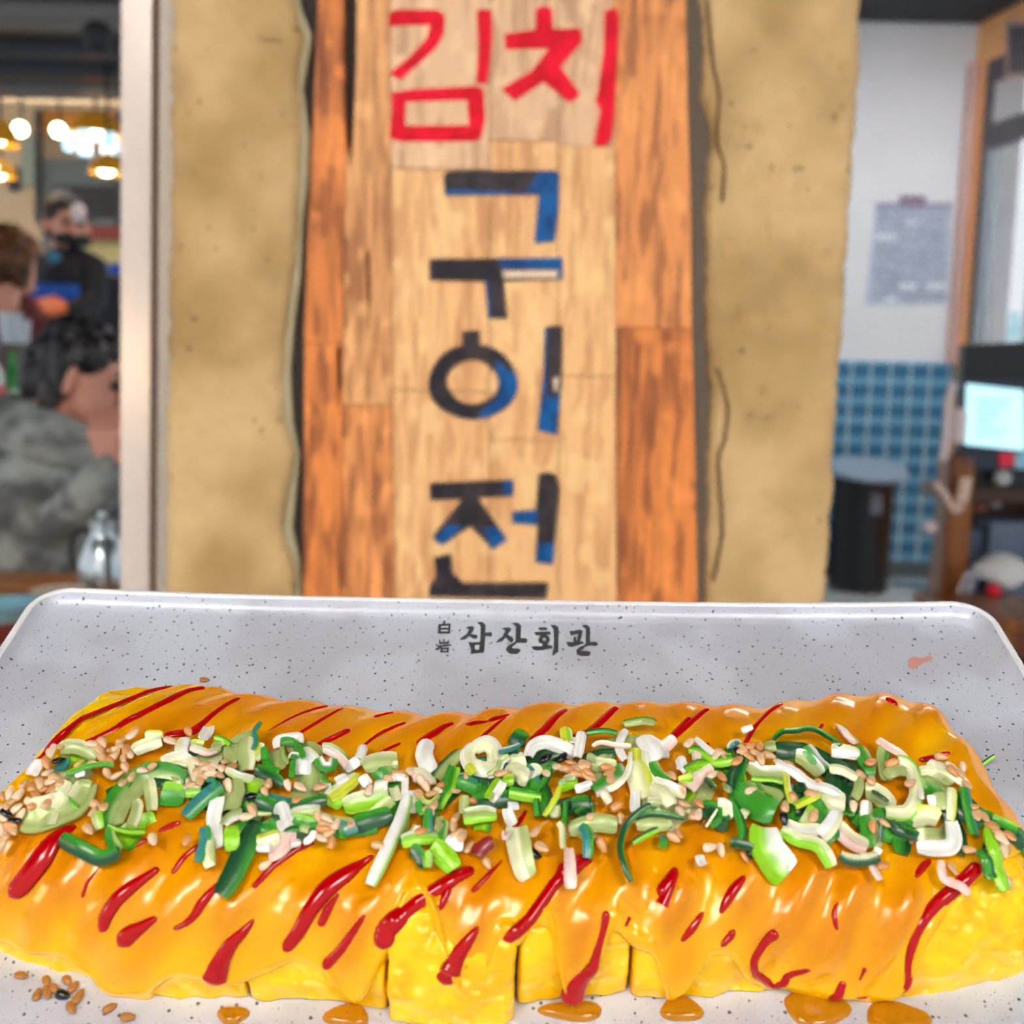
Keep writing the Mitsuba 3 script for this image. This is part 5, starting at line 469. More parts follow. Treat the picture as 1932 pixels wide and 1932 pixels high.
obj('badge_light', apx.slab(Point(*apx.uv(104, 486)).buffer(0.022), 0.0, 0.02), mat('m_teal', (40, 130, 170), 0.4), P2)
# brown-haired person further left, cut by the frame
P3 = thing('person', 'brown-haired person in a dark red top at the left edge', 'person')
Y3 = 3.55
hc3 = at(22, 500, Y3); head(hc3, 0.12, 170, 4, 'm_skin', P3, 'm_hair_brown', 0.03)
n3 = hc3 + [0, 0.04, -0.14]; b3 = np.array([n3[0], Y3 + 0.03, 0.95])
obj('top', blend([(n3, 0.06), (n3 + [0, 0, -0.14], 0.13), (b3, 0.14)], [(n3 + [-0.16, 0, -0.1], 0.065), (n3 + [0, 0, -0.09], 0.08), (n3 + [0.12, 0, -0.10], 0.06), (n3 + [0.13, -0.1, -0.34], 0.045), (n3 + [0.02, -0.25, -0.36], 0.038)], [(n3 + [-0.16, 0, -0.1], 0.06), (n3 + [-0.2, -0.08, -0.36], 0.045), (n3 + [-0.06, -0.25, -0.36], 0.038)]), mat('m_wine', (92, 40, 46), 0.8), P3, smooth=True)
obj('trousers', blend([(b3 + [0.08, 0, 0], 0.1), (b3 * [1, 1, 0] + [0.09, 0, 0.48], 0.07), (b3 * [1, 1, 0] + [0.1, 0, 0.05], 0.05)], [(b3 + [-0.08, 0, 0], 0.1), (b3 * [1, 1, 0] + [-0.09, 0, 0.48], 0.07), (b3 * [1, 1, 0] + [-0.1, 0, 0.05], 0.05)]), 'm_trousers', P3, smooth=True)
for q, dd in ((n3 + [0.02, -0.26, -0.36], (-0.3, -1, 0)), (n3 + [-0.06, -0.26, -0.36], (0.3, -1, 0))):
    obj('hand', hand(q, dd, (0, 0, -1), 1.0, 0.4), 'm_skin', P3, smooth=True)

# ---- counter with bottles and glasses in front of the far people
YQ = 2.9
zq = at(20, 792, YQ)[2]
co = thing('counter', 'dark service counter carrying the bottles and glasses', 'counter')
xq0, xq1 = -2.2, at(215, 800, YQ)[0]
obj('top', bx(xq0, xq1, YQ - 0.12, YQ + 0.25, zq - 0.03, zq, 0.006), mat('m_ctop', (52, 52, 56), 0.4), co)
obj('body', bx(xq0, xq1 - 0.02, YQ - 0.08, YQ + 0.22, 0, zq - 0.03), mat('m_cbody', (40, 42, 46), 0.6), co)
def bottle(px, pyt, Y, m, label, capm, lab, h=None):
    c = at(px, 780, Y); h = at(px, pyt, Y)[2] - zq; r = h * 0.145
    b = thing('bottle', label, 'bottle', None)
    obj('glass', lathe([(0, 0), (r * .95, 0), (r, .02 * h), (r, .55 * h), (r * .8, .66 * h), (r * .36, .78 * h), (r * .34, .95 * h), (0, .95 * h)], 28, (c[0], Y, zq)), m, b, smooth=40)
    obj('cap', lathe([(0, .94 * h), (r * .42, .94 * h), (r * .42, h), (0, h)], 20, (c[0], Y, zq)), capm, b, smooth=40)
    obj('paper_label', lathe([(r * 1.0, .16 * h), (r * 1.02, .16 * h), (r * 1.02, .46 * h), (r * 1.0, .46 * h)], 28, (c[0], Y, zq)), lab, b, smooth=40)
mat('m_green', (20, 140, 50), 0.15); mat('m_whiteb', (226, 226, 222), 0.3); mat('m_redlab', (220, 90, 90), 0.5); mat('m_greenlab', (190, 226, 200), 0.5)
bottle(28, 664, YQ, 'm_green', 'green glass bottle on the counter beside the white bottle', 'm_green', 'm_greenlab')
bottle(-10, 650, YQ - 0.05, 'm_whiteb', 'white bottle with a red label at the left edge', 'm_whiteb', 'm_redlab')
mat('m_glassware', (196, 206, 216), 0.15)
def tumbler(px, pyt, pyb, Y, label):
    c = at(px, pyb, Y); h = at(px, pyt, Y)[2] - c[2]; r = h * 0.36
    obj('drinking_glass', lathe([(0, 0), (r * .8, 0), (r, h), (r * .92, h), (r * .74, .06 * h), (0, .06 * h)], 28, (c[0], Y, c[2])), 'm_glassware', label=label, cat='glass', smooth=40)
zq2 = at(20, 650, 3.05)[2]
obj('shelf_riser', bx(-2.0, at(60, 650, 3.05)[0], 2.98, 3.12, zq, zq2), mat('m_riser', (90, 76, 74), 0.5), label='raised shelf behind the bottles on the counter', cat='shelf')
tumbler(22, 590, 650, 3.05, 'clear glass on the raised shelf above the green bottle')
tumbler(42, 604, 650, 3.05, 'small clear glass at the right end of the raised shelf')

# ---- near table at the lower left with a metal pot, a cup and a bowl
YN = 1.75
zt = at(60, 1150, YN)[2]
tb = thing('dining_table', 'wooden dining table with a light edge at the lower left', 'table')
xt1 = at(245, 1120, YN)[0]
def wood_or(p, n, uv): return mix(rgb(150, 84, 30), rgb(206, 134, 66), smoothstep(0.3, 0.7, fbm(p.x * 6, p.y * 60, p.z * 60, 3)))
mat('m_tablewood', proc(wood_or), 0.4)
obj('top', bx(-1.9, xt1, YN - 0.35, YN + 0.35, zt - 0.03, zt, 0.006), 'm_tablewood', tb)
for xx in (-1.8, xt1 - 0.05):
    for yy in (YN - 0.3, YN + 0.3): obj('leg', bx(xx - 0.02, xx + 0.02, yy - 0.02, yy + 0.02, 0, zt - 0.03, 0.004), 'm_black', tb)
mat('m_pot', (196, 206, 208), 0.2, metallic=0.9)
pc = at(196, 1088, YN + 0.2); pc[2] = zt
pk = thing('metal_kettle', 'silver metal kettle on the table by the door frame', 'kettle')
kh = at(196, 962, YN + 0.2)[2] - zt
obj('body', lathe([(0, 0), (0.042, 0), (0.048, 0.012), (0.046, kh * .35), (0.03, kh * .62), (0.022, kh * .7), (0.024, kh * .82), (0, kh * .82)], 36, pc), 'm_pot', pk, smooth=40)
obj('lid', lathe([(0, kh), (0.007, kh * .98), (0.008, kh * .9), (0.024, kh * .86), (0.024, kh * .81), (0, kh * .81)], 30, pc), 'm_pot', pk, smooth=40)
obj('handle', tube(spline([pc + [-0.02, 0, kh * .75], pc + [-0.055, 0, kh * .68], pc + [-0.062, 0, kh * .4], pc + [-0.045, 0, kh * .2]], 20), 0.005), 'm_black', pk, smooth=True)
bwl = at(16, 1142, YN - 0.1); bwl[2] = zt
obj('bowl', lathe([(0, 0), (0.03, 0), (0.034, 0.008), (0.062, 0.034), (0.058, 0.034), (0.03, 0.012), (0, 0.010)], 40, bwl), mat('m_cyan', (150, 208, 226), 0.3), label='pale blue bowl on the table at the left edge', cat='bowl', smooth=40)
cpz = at(112, 1110, YN + 0.1); cpz[2] = zt
obj('dish', lathe([(0, 0), (0.03, 0), (0.05, 0.016), (0.047, 0.017), (0.028, 0.006), (0, 0.005)], 36, cpz), mat('m_dish', (230, 214, 190), 0.4), label='small cream dish on the table beside the kettle', cat='dish', smooth=40)
obj('side_dish', lathe([(0, 0), (0.026, 0), (0.045, 0.02), (0.042, 0.02), (0.024, 0.006), (0, 0.005)], 36, np.array([at(28, 1190, YN - 0.22)[0], YN - 0.22, zt])), mat('m_kimchi', (130, 60, 50), 0.5), label='dark red side dish below the pale blue bowl', cat='dish', smooth=40)

# =====================================================================  door frame post left of the pillar
mat('m_post', (226, 208, 196), 0.28, spec=0.6, metallic=0.25); mat('m_postdark', (70, 46, 34), 0.5); mat('m_postedge', (214, 196, 176), 0.35)
YD = 1.12
dpl = Plane((0, YD, 0), (1, 0, 0), (0, 0, 1))
def vstrip(pl, xa0, xa1, xb0, xb1, zlo=0.0, zhi=3.32, ya=0, yb=1100):   # strip between two pixel-measured edges, carried to floor and ceiling
    def edge(xa, xb):
        (u0, v0), (u1, v1) = pl.uv(xa, ya), pl.uv(xb, yb); k = (u1 - u0) / (v1 - v0)
        return u0 + k * (zlo - v0), u0 + k * (zhi - v0)
    a, b = edge(xa0, xa1), edge(xb0, xb1)
    return Polygon([(a[0], zlo), (b[0], zlo), (b[1], zhi), (a[1], zhi)])
tr = 'trim_2'; say(tr, 'pale metal door frame post beside the plastered pillar', kind='structure')
obj('face', dpl.slab(vstrip(dpl, 228, 227, 287, 281), -0.04, 0.0), 'm_post', tr)
obj('recess', dpl.slab(vstrip(dpl, 286, 280, 306, 306), -0.04, -0.02), 'm_postdark', tr)
obj('bead', dpl.slab(vstrip(dpl, 305, 298, 330, 330), -0.02, 0.006), 'm_postedge', tr)

# =====================================================================  plastered pillar with the painted signboard
YP = 0.95
pp = Plane((0, YP, 0), (1, 0, 0), (0, 0, 1))
def plaster(p, n, uv):
    a = fbm(p.x * 9, p.y * 9, p.z * 7, 4); b = fbm(p.x * 60, p.y * 60, p.z * 60, 2)
    c = mix(rgb(166, 132, 84), rgb(208, 172, 122), smoothstep(0.32, 0.68, a))
    sp = noise(p.x * 150, p.y * 150, p.z * 110)
    c = mix(c, rgb(116, 92, 56), smoothstep(0.80, 0.92, sp) * smoothstep(0.45, 0.65, noise(p.x * 20, p.z * 20, 3)) * 0.7)
    return c * (0.93 + 0.14 * b)
mat('m_plaster', proc(plaster), 0.85)
mat('m_gap', (52, 46, 42), 0.8); mat('m_gap_r', (96, 84, 70), 0.75); mat('m_crack', (96, 70, 40), 0.9); mat('m_chalk', (168, 156, 124), 0.9)
pil = thing('pillar', 'square pillar of rough beige plaster holding the painted signboard', 'pillar')
core = vstrip(pp, 322, 309, 1626, 1558)
obj('core', pp.slab(core, -0.30, -0.020), 'm_gap', pil)
def edgeline(pts, pl=pp):                              # world (u, v) polyline
    return np.array([pl.uv(*p) for p in pts])
def plaster_panel(left, right, seed, dents):
    """A thick skin of plaster between two ragged upright edges, with dents, trowel marks and a crack pressed into it."""
    L, R = edgeline(left), edgeline(right)
    z0, z1 = 0.45, 1.85
    nz, nx = 560, 90
    z = np.linspace(z0, z1, nz)
    def side(E, s):
        E = E[np.argsort(E[:, 1])]
        u = np.interp(z, E[:, 1], E[:, 0])
        lo, hi = z < E[0, 1], z > E[-1, 1]
        return u + (meshkit.fbm(np.stack([z * 60, z * 0 + s, z * 0], 1), 3) - 0.5) * 0.006
    ul, ur = side(L, seed), side(R, seed + 9)
    a = np.linspace(0, 1, nx)
    U = ul[:, None] + (ur - ul)[:, None] * a; Z = np.repeat(z[:, None], nx, 1)
    q = np.stack([U * 14, Z * 10, Z * 0 + seed], -1)
    H = (meshkit.fbm(q, 4, seed) - 0.5) * 0.006 + (meshkit.fbm(q * 7, 2, seed + 3) - 0.5) * 0.0012
    for (px, py, r, d) in dents:
        u, v = pp.uv(px, py); rr = r / W0 * YP
        k = (U - u) ** 2 + ((Z - v) * 0.8) ** 2
        H -= 1.8 * d * np.exp(-k / rr ** 2 * (0.7 + 0.8 * meshkit.noise(q * 9)))
    ed = np.minimum(np.minimum(U - ul[:, None], ur[:, None] - U), 0.012) / 0.012
    H -= (1 - np.sqrt(np.clip(1 - (1 - ed) ** 2, 0, 1))) * 0.011
    v = np.concatenate([pp.xyz(np.stack([U, Z, H], -1).reshape(-1, 3)), pp.xyz(np.stack([U, Z, U * 0 - 0.021], -1).reshape(-1, 3))])
    i, j = np.meshgrid(np.arange(nz - 1), np.arange(nx - 1), indexing='ij'); i, j = i.ravel(), j.ravel()
    f = np.stack([i * nx + j, i * nx + j + 1, (i + 1) * nx + j + 1, (i + 1) * nx + j], 1)
    s = []
    for jj in (0, nx - 1):
        k = np.arange(nz - 1); b = nz * nx
        s.append(np.stack([k * nx + jj, (k + 1) * nx + jj, (k + 1) * nx + jj + b, k * nx + jj + b], 1))
    f = np.vstack([f] + s)
    m = trimesh.Trimesh(v, np.vstack([f[:, [0, 1, 2]], f[:, [0, 2, 3]]]), process=False); return m
rd = np.random.default_rng(3)
dl = [(rd.uniform(335, 560), rd.uniform(0, 1100), rd.uniform(4, 16), rd.uniform(0.0005, 0.002)) for _ in range(26)] + [(440, 690, 10, .002)]
dR = [(x, y, r, d) for x, y, r, d in [(1390, 240, 14, .003), (1405, 300, 20, .003), (1395, 360, 22, .003), (1420, 410, 26, .0035), (1480, 385, 18, .003), (1510, 360, 16, .003), (1540, 380, 14, .002), (1445, 440, 14, .003), (1520, 440, 10, .003), (1420, 250, 12, .002), (1570, 110, 6, .003), (1590, 125, 5, .003), (1470, 570, 12, .002), (1400, 590, 14, .003), (1440, 740, 5, .003), (1505, 770, 5, .003), (1415, 785, 6, .003), (1450, 790, 5, .003), (1560, 480, 6, .003), (1380, 470, 16, .003), (1460, 330, 12, .003), (1420, 340, 9, .003)]] + [(rd.uniform(1340, 1600), rd.uniform(0, 1100), rd.uniform(3, 12), rd.uniform(0.0006, 0.002)) for _ in range(36)]
LB = [(560, -200), (566, 0), (590, 60), (572, 160), (585, 250), (582, 330), (572, 420), (568, 520), (556, 600), (548, 700), (553, 800), (566, 860), (560, 920), (552, 1000), (566, 1060), (568, 1140), (570, 1500)]
LA = [(322, -300), (320, 0), (314, 560), (308, 1100), (304, 1500)]
RA = [(1316, -200), (1322, 0), (1330, 80), (1328, 180), (1344, 240), (1338, 320), (1332, 420), (1336, 520), (1338, 640), (1345, 720), (1342, 820), (1338, 940), (1336, 1140), (1336, 1500)]
RB = [(1644, -300), (1632, 0), (1612, 340), (1594, 640), (1560, 1130), (1540, 1500)]
LB2 = [(x - 16 - 6 * math.sin(y / 37.0), y) for x, y in LB]
obj('plaster_panel', plaster_panel(LA, LB2, 2, dl), 'm_plaster', pil, smooth=True)
obj('plaster_panel', plaster_panel(RA, RB, 5, dR), 'm_plaster', pil, smooth=True)
obj('groove_shade', pp.slab(Polygon(np.vstack([edgeline([(1285, -300), (1285, 1500)]), edgeline(RA[::-1])[:, :] + [0.004, 0]])).buffer(0), -0.0205, -0.013), 'm_gap_r', pil)  # strip coloured dark for the shade in the recess beside the boards
obj('chalk_edge', pp.slab(Polygon(np.vstack([edgeline(LB2) - [0.004, 0], edgeline(LB)[::-1] - [0.003, 0]])).buffer(0), -0.0205, -0.010), 'm_chalk', pil)
ck = spline(np.c_[edgeline([(1352, 695), (1364, 730), (1372, 790), (1366, 830), (1355, 860), (1358, 920), (1362, 1000), (1352, 1060), (1344, 1095)]), np.zeros(9)], 60)
ck[:, :2] += (rd.random((60, 2)) - 0.5) * 0.0012
obj('crack', tube(pp.xyz(ck + [0, 0, 0.0008]), 0.0017, 6), 'm_crack', pil)
ck2 = spline(np.c_[edgeline([(1334, 0), (1345, 120), (1356, 190), (1352, 260), (1366, 320), (1362, 380)]), np.zeros(6)], 50)
obj('crack', tube(pp.xyz(ck2 + [0, 0, 0.0006]), 0.0015, 6), 'm_crack', pil)
# the pillar above and below the plastered zone
for z0, z1 in ((0.0, 0.45), (1.85, 3.32)):
    obj('shaft', pp.slab(vstrip(pp, 322, 309, 1626, 1558, z0, z1), -0.30, 0.0), 'm_plaster', pil)

# ---- the signboard: boards with painted letters
def wood(base, dark, sx, k0):
    def f(p, n, uv):
        g = fbm(p.x * 240 + k0, p.y * 20, p.z * 16, 3); w = fbm(p.x * 26 + k0, p.z * 5, k0, 3); s = fbm(p.x * 70, p.z * 40 + k0, 1.0, 2)
        c = mix(rgb(*dark), rgb(*base), smoothstep(0.22, 0.60, g * 0.45 + w * 0.55))
        bl = fbm(p.x * 120 + k0, p.z * 20, 4.0, 4)
        c = mix(c, rgb(*dark), smoothstep(0.52, 0.72, bl) * 0.65)
        c = mix(c, rgb(*[min(255, int(x * 1.12) + 10) for x in base]), smoothstep(0.55, 0.8, s) * 0.5)
        return c
    return f
mat('m_wood_orange', proc(wood((222, 128, 58), (120, 56, 20), 1, 0.0)), 0.55)
mat('m_wood_mid', proc(wood((226, 160, 100), (150, 86, 44), 1, 7.3)), 0.55)
mat('m_wood_pale', proc(wood((238, 182, 122), (196, 132, 80), 1, 3.1)), 0.55)
mat('m_wood_pink', proc(wood((228, 182, 140), (180, 132, 98), 1, 5.7)), 0.55)
mat('m_wood_orange2', proc(wood((226, 142, 76), (126, 62, 26), 1, 11.3)), 0.55); mat('m_wood_brown', proc(wood((190, 112, 60), (92, 44, 20), 1, 11.3)), 0.55)
sg = thing('signboard', 'tall wooden signboard painted with red and black Korean letters', 'sign')
cols = [  # left edge (top, bottom), right edge (top, bottom), cuts down the column, materials
    ((597, 570), (655, 640), [655], ['m_wood_orange', 'm_wood_orange']),
    ((655, 640), (735, 742), [770], ['m_wood_mid', 'm_wood_orange2']),
    ((735, 742), (925, 922), [320, 740], ['m_wood_pink', 'm_wood_pale', 'm_wood_pale']),
    ((925, 922), (1052, 1056), [262, 830], ['m_wood_pink', 'm_wood_pale', 'm_wood_pale']),
    ((1052, 1056), (1160, 1166), [270, 706], ['m_wood_pink', 'm_wood_pale', 'm_wood_pale']),
    ((1160, 1166), (1297, 1318), [612], ['m_wood_orange2', 'm_wood_orange'])]
zlo, zhi = 0.452, 1.848
TH = 0.0
outer = Polygon(edgeline([(613, -800), (597, 0), (590, 200), (580, 400), (572, 620), (571, 860), (570, 1140), (568, 2500), (1322, 2500), (1318, 1130), (1314, 900), (1308, 640), (1306, 400), (1300, 200), (1297, 0), (1287, -800)]))
cracks = unary_union([pp.poly([(646, -400), (674, -400), (670, 120), (664, 260), (658, 310), (650, 250), (646, 100)]), pp.poly([(633, 655), (641, 655), (640, 720), (636, 790)]), pp.poly([(690, 480), (695, 470), (697, 560), (694, 620)])])
for ci, (l, r, cuts, ms) in enumerate(cols):
    full = vstrip(pp, l[0], l[1], r[0], r[1], zlo, zhi, 0, 1130)
    if ci == 0: full = full.union(Polygon([(x - 0.03, y) for x, y in full.exterior.coords])).convex_hull
    if ci == len(cols) - 1: full = full.union(Polygon([(x + 0.03, y) for x, y in full.exterior.coords])).convex_hull
    zc_ = [zhi] + [pp.uv(950, c)[1] for c in cuts] + [zlo]
    for k, m in enumerate(ms):
        s = full.intersection(sbox(-3, zc_[k + 1], 3, zc_[k])).intersection(outer).difference(cracks).buffer(-0.0004)
        off = rd.uniform(-0.0012, 0.0006)
        me = pp.slab(s, -0.019, -0.004 + off)
        obj('board', me, m, sg)
FZ = -0.0030                                          # paint sits on the boards
Z1 = lambda pts: [(500 + x / 2.147, y / 2.147) for x, y in pts]
Z2 = lambda pts: [(500 + x / 2.147, 560 + y / 2.147) for x, y in pts]
def paint(pts, holes=()): 
    g = pp.poly(pts)
    for h in holes: g = g.difference(pp.poly(h))
    return g.buffer(0.0006).buffer(-0.0006)
def paint_tex(a, b, k):
    def f(p, n, uv): return mix(rgb(*a), rgb(*b), smoothstep(0.25, 0.8, fbm(p.x * 70 + k, p.z * 60, 0, 3)))
    return f
mat('m_paint_red', proc(paint_tex((206, 0, 30), (236, 2, 44), 0)), 0.5, spec=0.15); mat('m_paint_black', proc(paint_tex((34, 30, 36), (62, 50, 52), 3)), 0.5, spec=0.2)
mat('m_paint_blue', proc(paint_tex((4, 60, 112), (6, 86, 150), 5)), 0.5, spec=0.2); mat('m_paint_bare', (226, 196, 168), 0.6)
def letter(shapes, m, label, blue=(), bare=()):
    k = obj('letter', pp.slab(unary_union(shapes).buffer(0), FZ - 0.003, FZ + 0.0006), m, sg, label=label)
    if blue: obj('blue_stroke', pp.slab(unary_union([b.intersection(unary_union(shapes)) for b in blue]).buffer(-0.0001), FZ - 0.001, FZ + 0.0010), 'm_paint_blue', k, label='blue brush stroke')
    if bare: obj('bare_patch', pp.slab(unary_union([b.intersection(unary_union(shapes)) for b in bare]), FZ - 0.001, FZ + 0.0013), 'm_paint_bare', k, label='worn patch of paint')
letter([paint(Z1([(498, 60), (520, 36), (560, 34), (700, 36), (728, 60), (724, 130), (690, 190), (545, 320), (503, 293), (580, 232), (655, 150), (670, 95), (560, 97), (500, 100)])),
        paint(Z1([(858, 40), (885, 32), (916, 38), (920, 130), (900, 336), (856, 332), (864, 200)])),
        paint(Z1([(513, 372), (600, 358), (860, 345), (884, 360), (891, 480), (872, 560), (840, 568), (545, 570), (503, 552), (512, 460)]), [Z1([(568, 408), (818, 400), (826, 505), (566, 507)])])], 'm_paint_red', 'red painted letter at the top left')
letter([paint(Z1([(1100, 30), (1130, 20), (1162, 30), (1166, 112), (1280, 112), (1284, 160), (1262, 188), (1195, 265), (1275, 375), (1236, 410), (1128, 326), (1012, 404), (958, 356), (1080, 285), (1152, 190), (975, 194), (970, 135), (1096, 116)])),
        paint(Z1([(1378, 44), (1405, 28), (1432, 40), (1436, 90), (1425, 300), (1412, 500), (1404, 568), (1370, 588), (1336, 582), (1342, 545), (1362, 440), (1340, 400), (1350, 370), (1375, 200)]))], 'm_paint_red', 'red painted letter at the top right')
letter([paint(Z1([(724, 705), (745, 690), (1175, 688), (1193, 705), (1190, 830), (1172, 975), (1092, 982), (1110, 785), (730, 786)])),
        paint(Z1([(666, 1048), (1205, 1043), (1206, 1130), (966, 1134), (980, 1288), (905, 1287), (892, 1137), (668, 1132)]))], 'm_paint_black', 'black and blue painted letter below the red letters',
       [pp.poly(Z1([(1120, 680), (1200, 680), (1200, 990), (1080, 990), (1108, 785), (1050, 785)])), pp.poly(Z1([(725, 765), (1060, 775), (1060, 790), (725, 790)])), pp.poly(Z1([(940, 1040), (1210, 1040), (1210, 1135), (1190, 1135), (1190, 1085), (960, 1085)])), pp.poly(Z1([(890, 1137), (906, 1137), (916, 1287), (900, 1287)]))],
       [pp.poly(Z1([(960, 1094), (1188, 1092), (1186, 1126), (965, 1126)]))])
cx, cy = Z2([(842, 344)])[0]
ringp = [(842 + 180 * math.cos(a) * (1 + 0.03 * math.sin(3 * a)), 344 + 152 * math.sin(a)) for a in np.linspace(0, 2 * math.pi, 40, endpoint=False)]
rhole = [(840 + 102 * math.cos(a) * (1 + 0.06 * math.sin(2 * a + 1)), 345 + 92 * math.sin(a)) for a in np.linspace(0, 2 * math.pi, 40, endpoint=False)]
letter([paint(Z2(ringp), [Z2(rhole)]), paint(Z2([(799, 138), (868, 137), (868, 215), (799, 215)])),
        paint(Z2([(1136, 124), (1170, 116), (1207, 120), (1202, 330), (1182, 560), (1104, 540), (1116, 430), (1130, 300)]))], 'm_paint_black', 'black and blue painted letter with a round ring',
       [pp.poly(Z2([(935, 250), (985, 300), (1060, 300), (1040, 460), (850, 510), (880, 460), (945, 400)])), pp.poly(Z2([(1112, 405), (1215, 400), (1190, 570), (1095, 560)])), pp.poly(Z2([(1132, 130), (1148, 130), (1140, 400), (1110, 400)]))],
       [pp.poly(Z2([(1165, 330), (1192, 320), (1186, 385), (1172, 382)]))])
letter([paint(Z2([(668, 757), (1005, 743), (1004, 808), (860, 815), (978, 985), (925, 1024), (830, 928), (715, 1008), (678, 976), (800, 820), (670, 824)])),
        paint(Z2([(1002, 874), (1100, 866), (1110, 722), (1145, 714), (1176, 722), (1191, 780), (1166, 1086), (1096, 1076), (1106, 925), (1003, 917)])),
        paint(Z2([(686, 1060), (750, 1046), (757, 1120), (800, 1163), (1147, 1162), (1138, 1226), (663, 1216), (668, 1170), (690, 1140)]))], 'm_paint_black', 'black and blue painted letter at the bottom of the sign',
       [pp.poly(Z2([(965, 740), (1010, 740), (1010, 812), (965, 812)])), pp.poly(Z2([(680, 980), (740, 925), (800, 930), (715, 1010)])), pp.poly(Z2([(880, 940), (930, 930), (990, 985), (925, 1030)])), pp.poly(Z2([(1000, 870), (1104, 866), (1104, 925), (1000, 920)])), pp.poly(Z2([(1095, 1000), (1180, 1000), (1170, 1090), (1090, 1080)]))])

# =====================================================================  the plate
PW, PD, PR = 0.1500, 0.178, 0.012
def plate_shell():
    outl = []
    for (cx_, cy_, a0) in ((PW - PR, -PR, 0), (-PW + PR, -PR, 90), (-PW + PR, -PD + PR, 180), (PW - PR, -PD + PR, 270)):
        for a in np.linspace(a0, a0 + 90, 12): outl.append((cx_ + PR * math.cos(math.radians(a)), cy_ + PR * math.sin(math.radians(a))))
    P0 = np.array(outl); res = []
    for p, q in zip(P0, np.roll(P0, -1, 0)):
        n = max(1, int(np.linalg.norm(q - p) / 0.003)); res += [p + (q - p) * k / n for k in range(n)]
    P0 = np.array(res); c = np.array([0, -PD / 2])
    n_ = np.roll(P0, -1, 0) - np.roll(P0, 1, 0); n_ = np.stack([n_[:, 1], -n_[:, 0]], 1); n_ /= np.linalg.norm(n_, axis=1, keepdims=True)
    return P0, n_, c
PO, PN, PC = plate_shell()
def plate_base(xy): return 0.0030 + 0.0026 * np.abs(xy[..., 0] / 0.15) ** 3
def plate_ring(inset, z): 
    q = PO - PN * inset; return np.c_[q, plate_base(q) + z]
def skin(rings, close_first=False, close_last=False):
    n = len(rings[0]); v = np.vstack(rings); f = []
    for k in range(len(rings) - 1):
        a = np.arange(n); b = (a + 1) % n
        q = np.stack([k * n + a, k * n + b, (k + 1) * n + b, (k + 1) * n + a], 1); f.append(q[:, [0, 1, 2]]); f.append(q[:, [0, 2, 3]])
    for on, k in ((close_first, 0), (close_last, len(rings) - 1)):
        if on:
            v = np.vstack([v, rings[k].mean(0)]); a = np.arange(n); b = (a + 1) % n
            f.append(np.stack([k * n + a, k * n + b, a * 0 + len(v) - 1], 1) if k == 0 else np.stack([k * n + b, k * n + a, a * 0 + len(v) - 1], 1))
    return v, np.vstack(f)
def inner_rings():
    rs = [plate_ring(i, z) for i, z in ((0.0022, 0.0036), (0.0026, 0.0030), (0.0034, 0.0018), (0.0045, 0.0008), (0.0060, 0.0002), (0.0075, 0.0))]
    q = rs[-1][:, :2]
    for k in np.linspace(0.9, 0.0, 22)[:-1]:
        g = PC + (q - PC) * k; rs.append(np.c_[g, plate_base(g)])
    return rs
pv, pf = skin(inner_rings(), close_last=True)
def as_plate(v, f, flip=False):
    m = trimesh.Trimesh(plate_world(v), np.array(f)[:, ::-1] if flip else f, process=False); return m
def speckle(p, n, uv):
    x, y = uv.x * 1000.0, uv.y * 1000.0
    c = mix(rgb(202, 207, 220), rgb(188, 190, 202), smoothstep(0.3, 0.7, fbm(x * 0.05, y * 0.05, 0, 3)))
    d, _, w = voronoi(x / 3.1, y / 3.1); r = 0.02 + 0.085 * dr.square(w)
    k1 = (1 - smoothstep(r, r * 1.5, d)) * dr.select(w > 0.35, 1.0, 0.0)
    d2, _, w2 = voronoi(x / 1.25 + 40, y / 1.25 + 17)
    k2 = (1 - smoothstep(0.05, 0.16, d2)) * dr.select(w2 > 0.72, 0.55, 0.0)
    c = mix(c, rgb(96, 94, 100), k2)
    return mix(c, rgb(36, 34, 40), k1 * 0.9)
mat('m_plate', proc(speckle), 0.32, spec=0.5)
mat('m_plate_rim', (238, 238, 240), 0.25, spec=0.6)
pl_ = thing('serving_plate', 'speckled grey-white rectangular stoneware plate with a white rim and printed lettering', 'plate')
obj('dish', as_plate(pv, pf, True), 'm_plate', pl_, smooth=True, uv=pv[:, :2])
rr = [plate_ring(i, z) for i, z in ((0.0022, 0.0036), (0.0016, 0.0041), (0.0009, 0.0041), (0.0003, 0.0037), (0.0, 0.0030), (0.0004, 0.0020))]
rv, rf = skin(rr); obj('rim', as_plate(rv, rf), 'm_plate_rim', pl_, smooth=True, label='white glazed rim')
ur = [plate_ring(i, z) for i, z in ((0.0004, 0.0020), (0.004, -0.0015), (0.012, -0.0045), (0.03, -0.0062), (0.032, -0.0075), (0.036, -0.0062))]
uv_, uf = skin(ur, close_last=True); obj('underside', as_plate(uv_, uf), 'm_plate_rim', pl_, smooth=True)
def decal(rings, lift0, lift1):
    g = None
    for r in rings:
        p = Polygon(np.array(r) / 1e5).buffer(0)
        g = p if g is None else (g.difference(p) if g.contains(p) else g.union(p))
    ms = []
    for q in getattr(g, 'geoms', [g]):
        m = trimesh.creation.extrude_polygon(q, lift1 - lift0, engine='earcut')
        v = np.array(m.vertices); v[:, 2] += lift0 + plate_base(v); m.vertices = plate_world(v); ms.append(m)
    return cat(*ms)
mat('m_ink', (44, 50, 56), 0.4)
for nm, rings in LOGO: obj('printed_' + nm, decal(rings, -0.0002, 0.00012), 'm_ink', pl_, label='dark grey printed ' + ('Korean letter' if nm == 'letter' else 'Chinese character'))
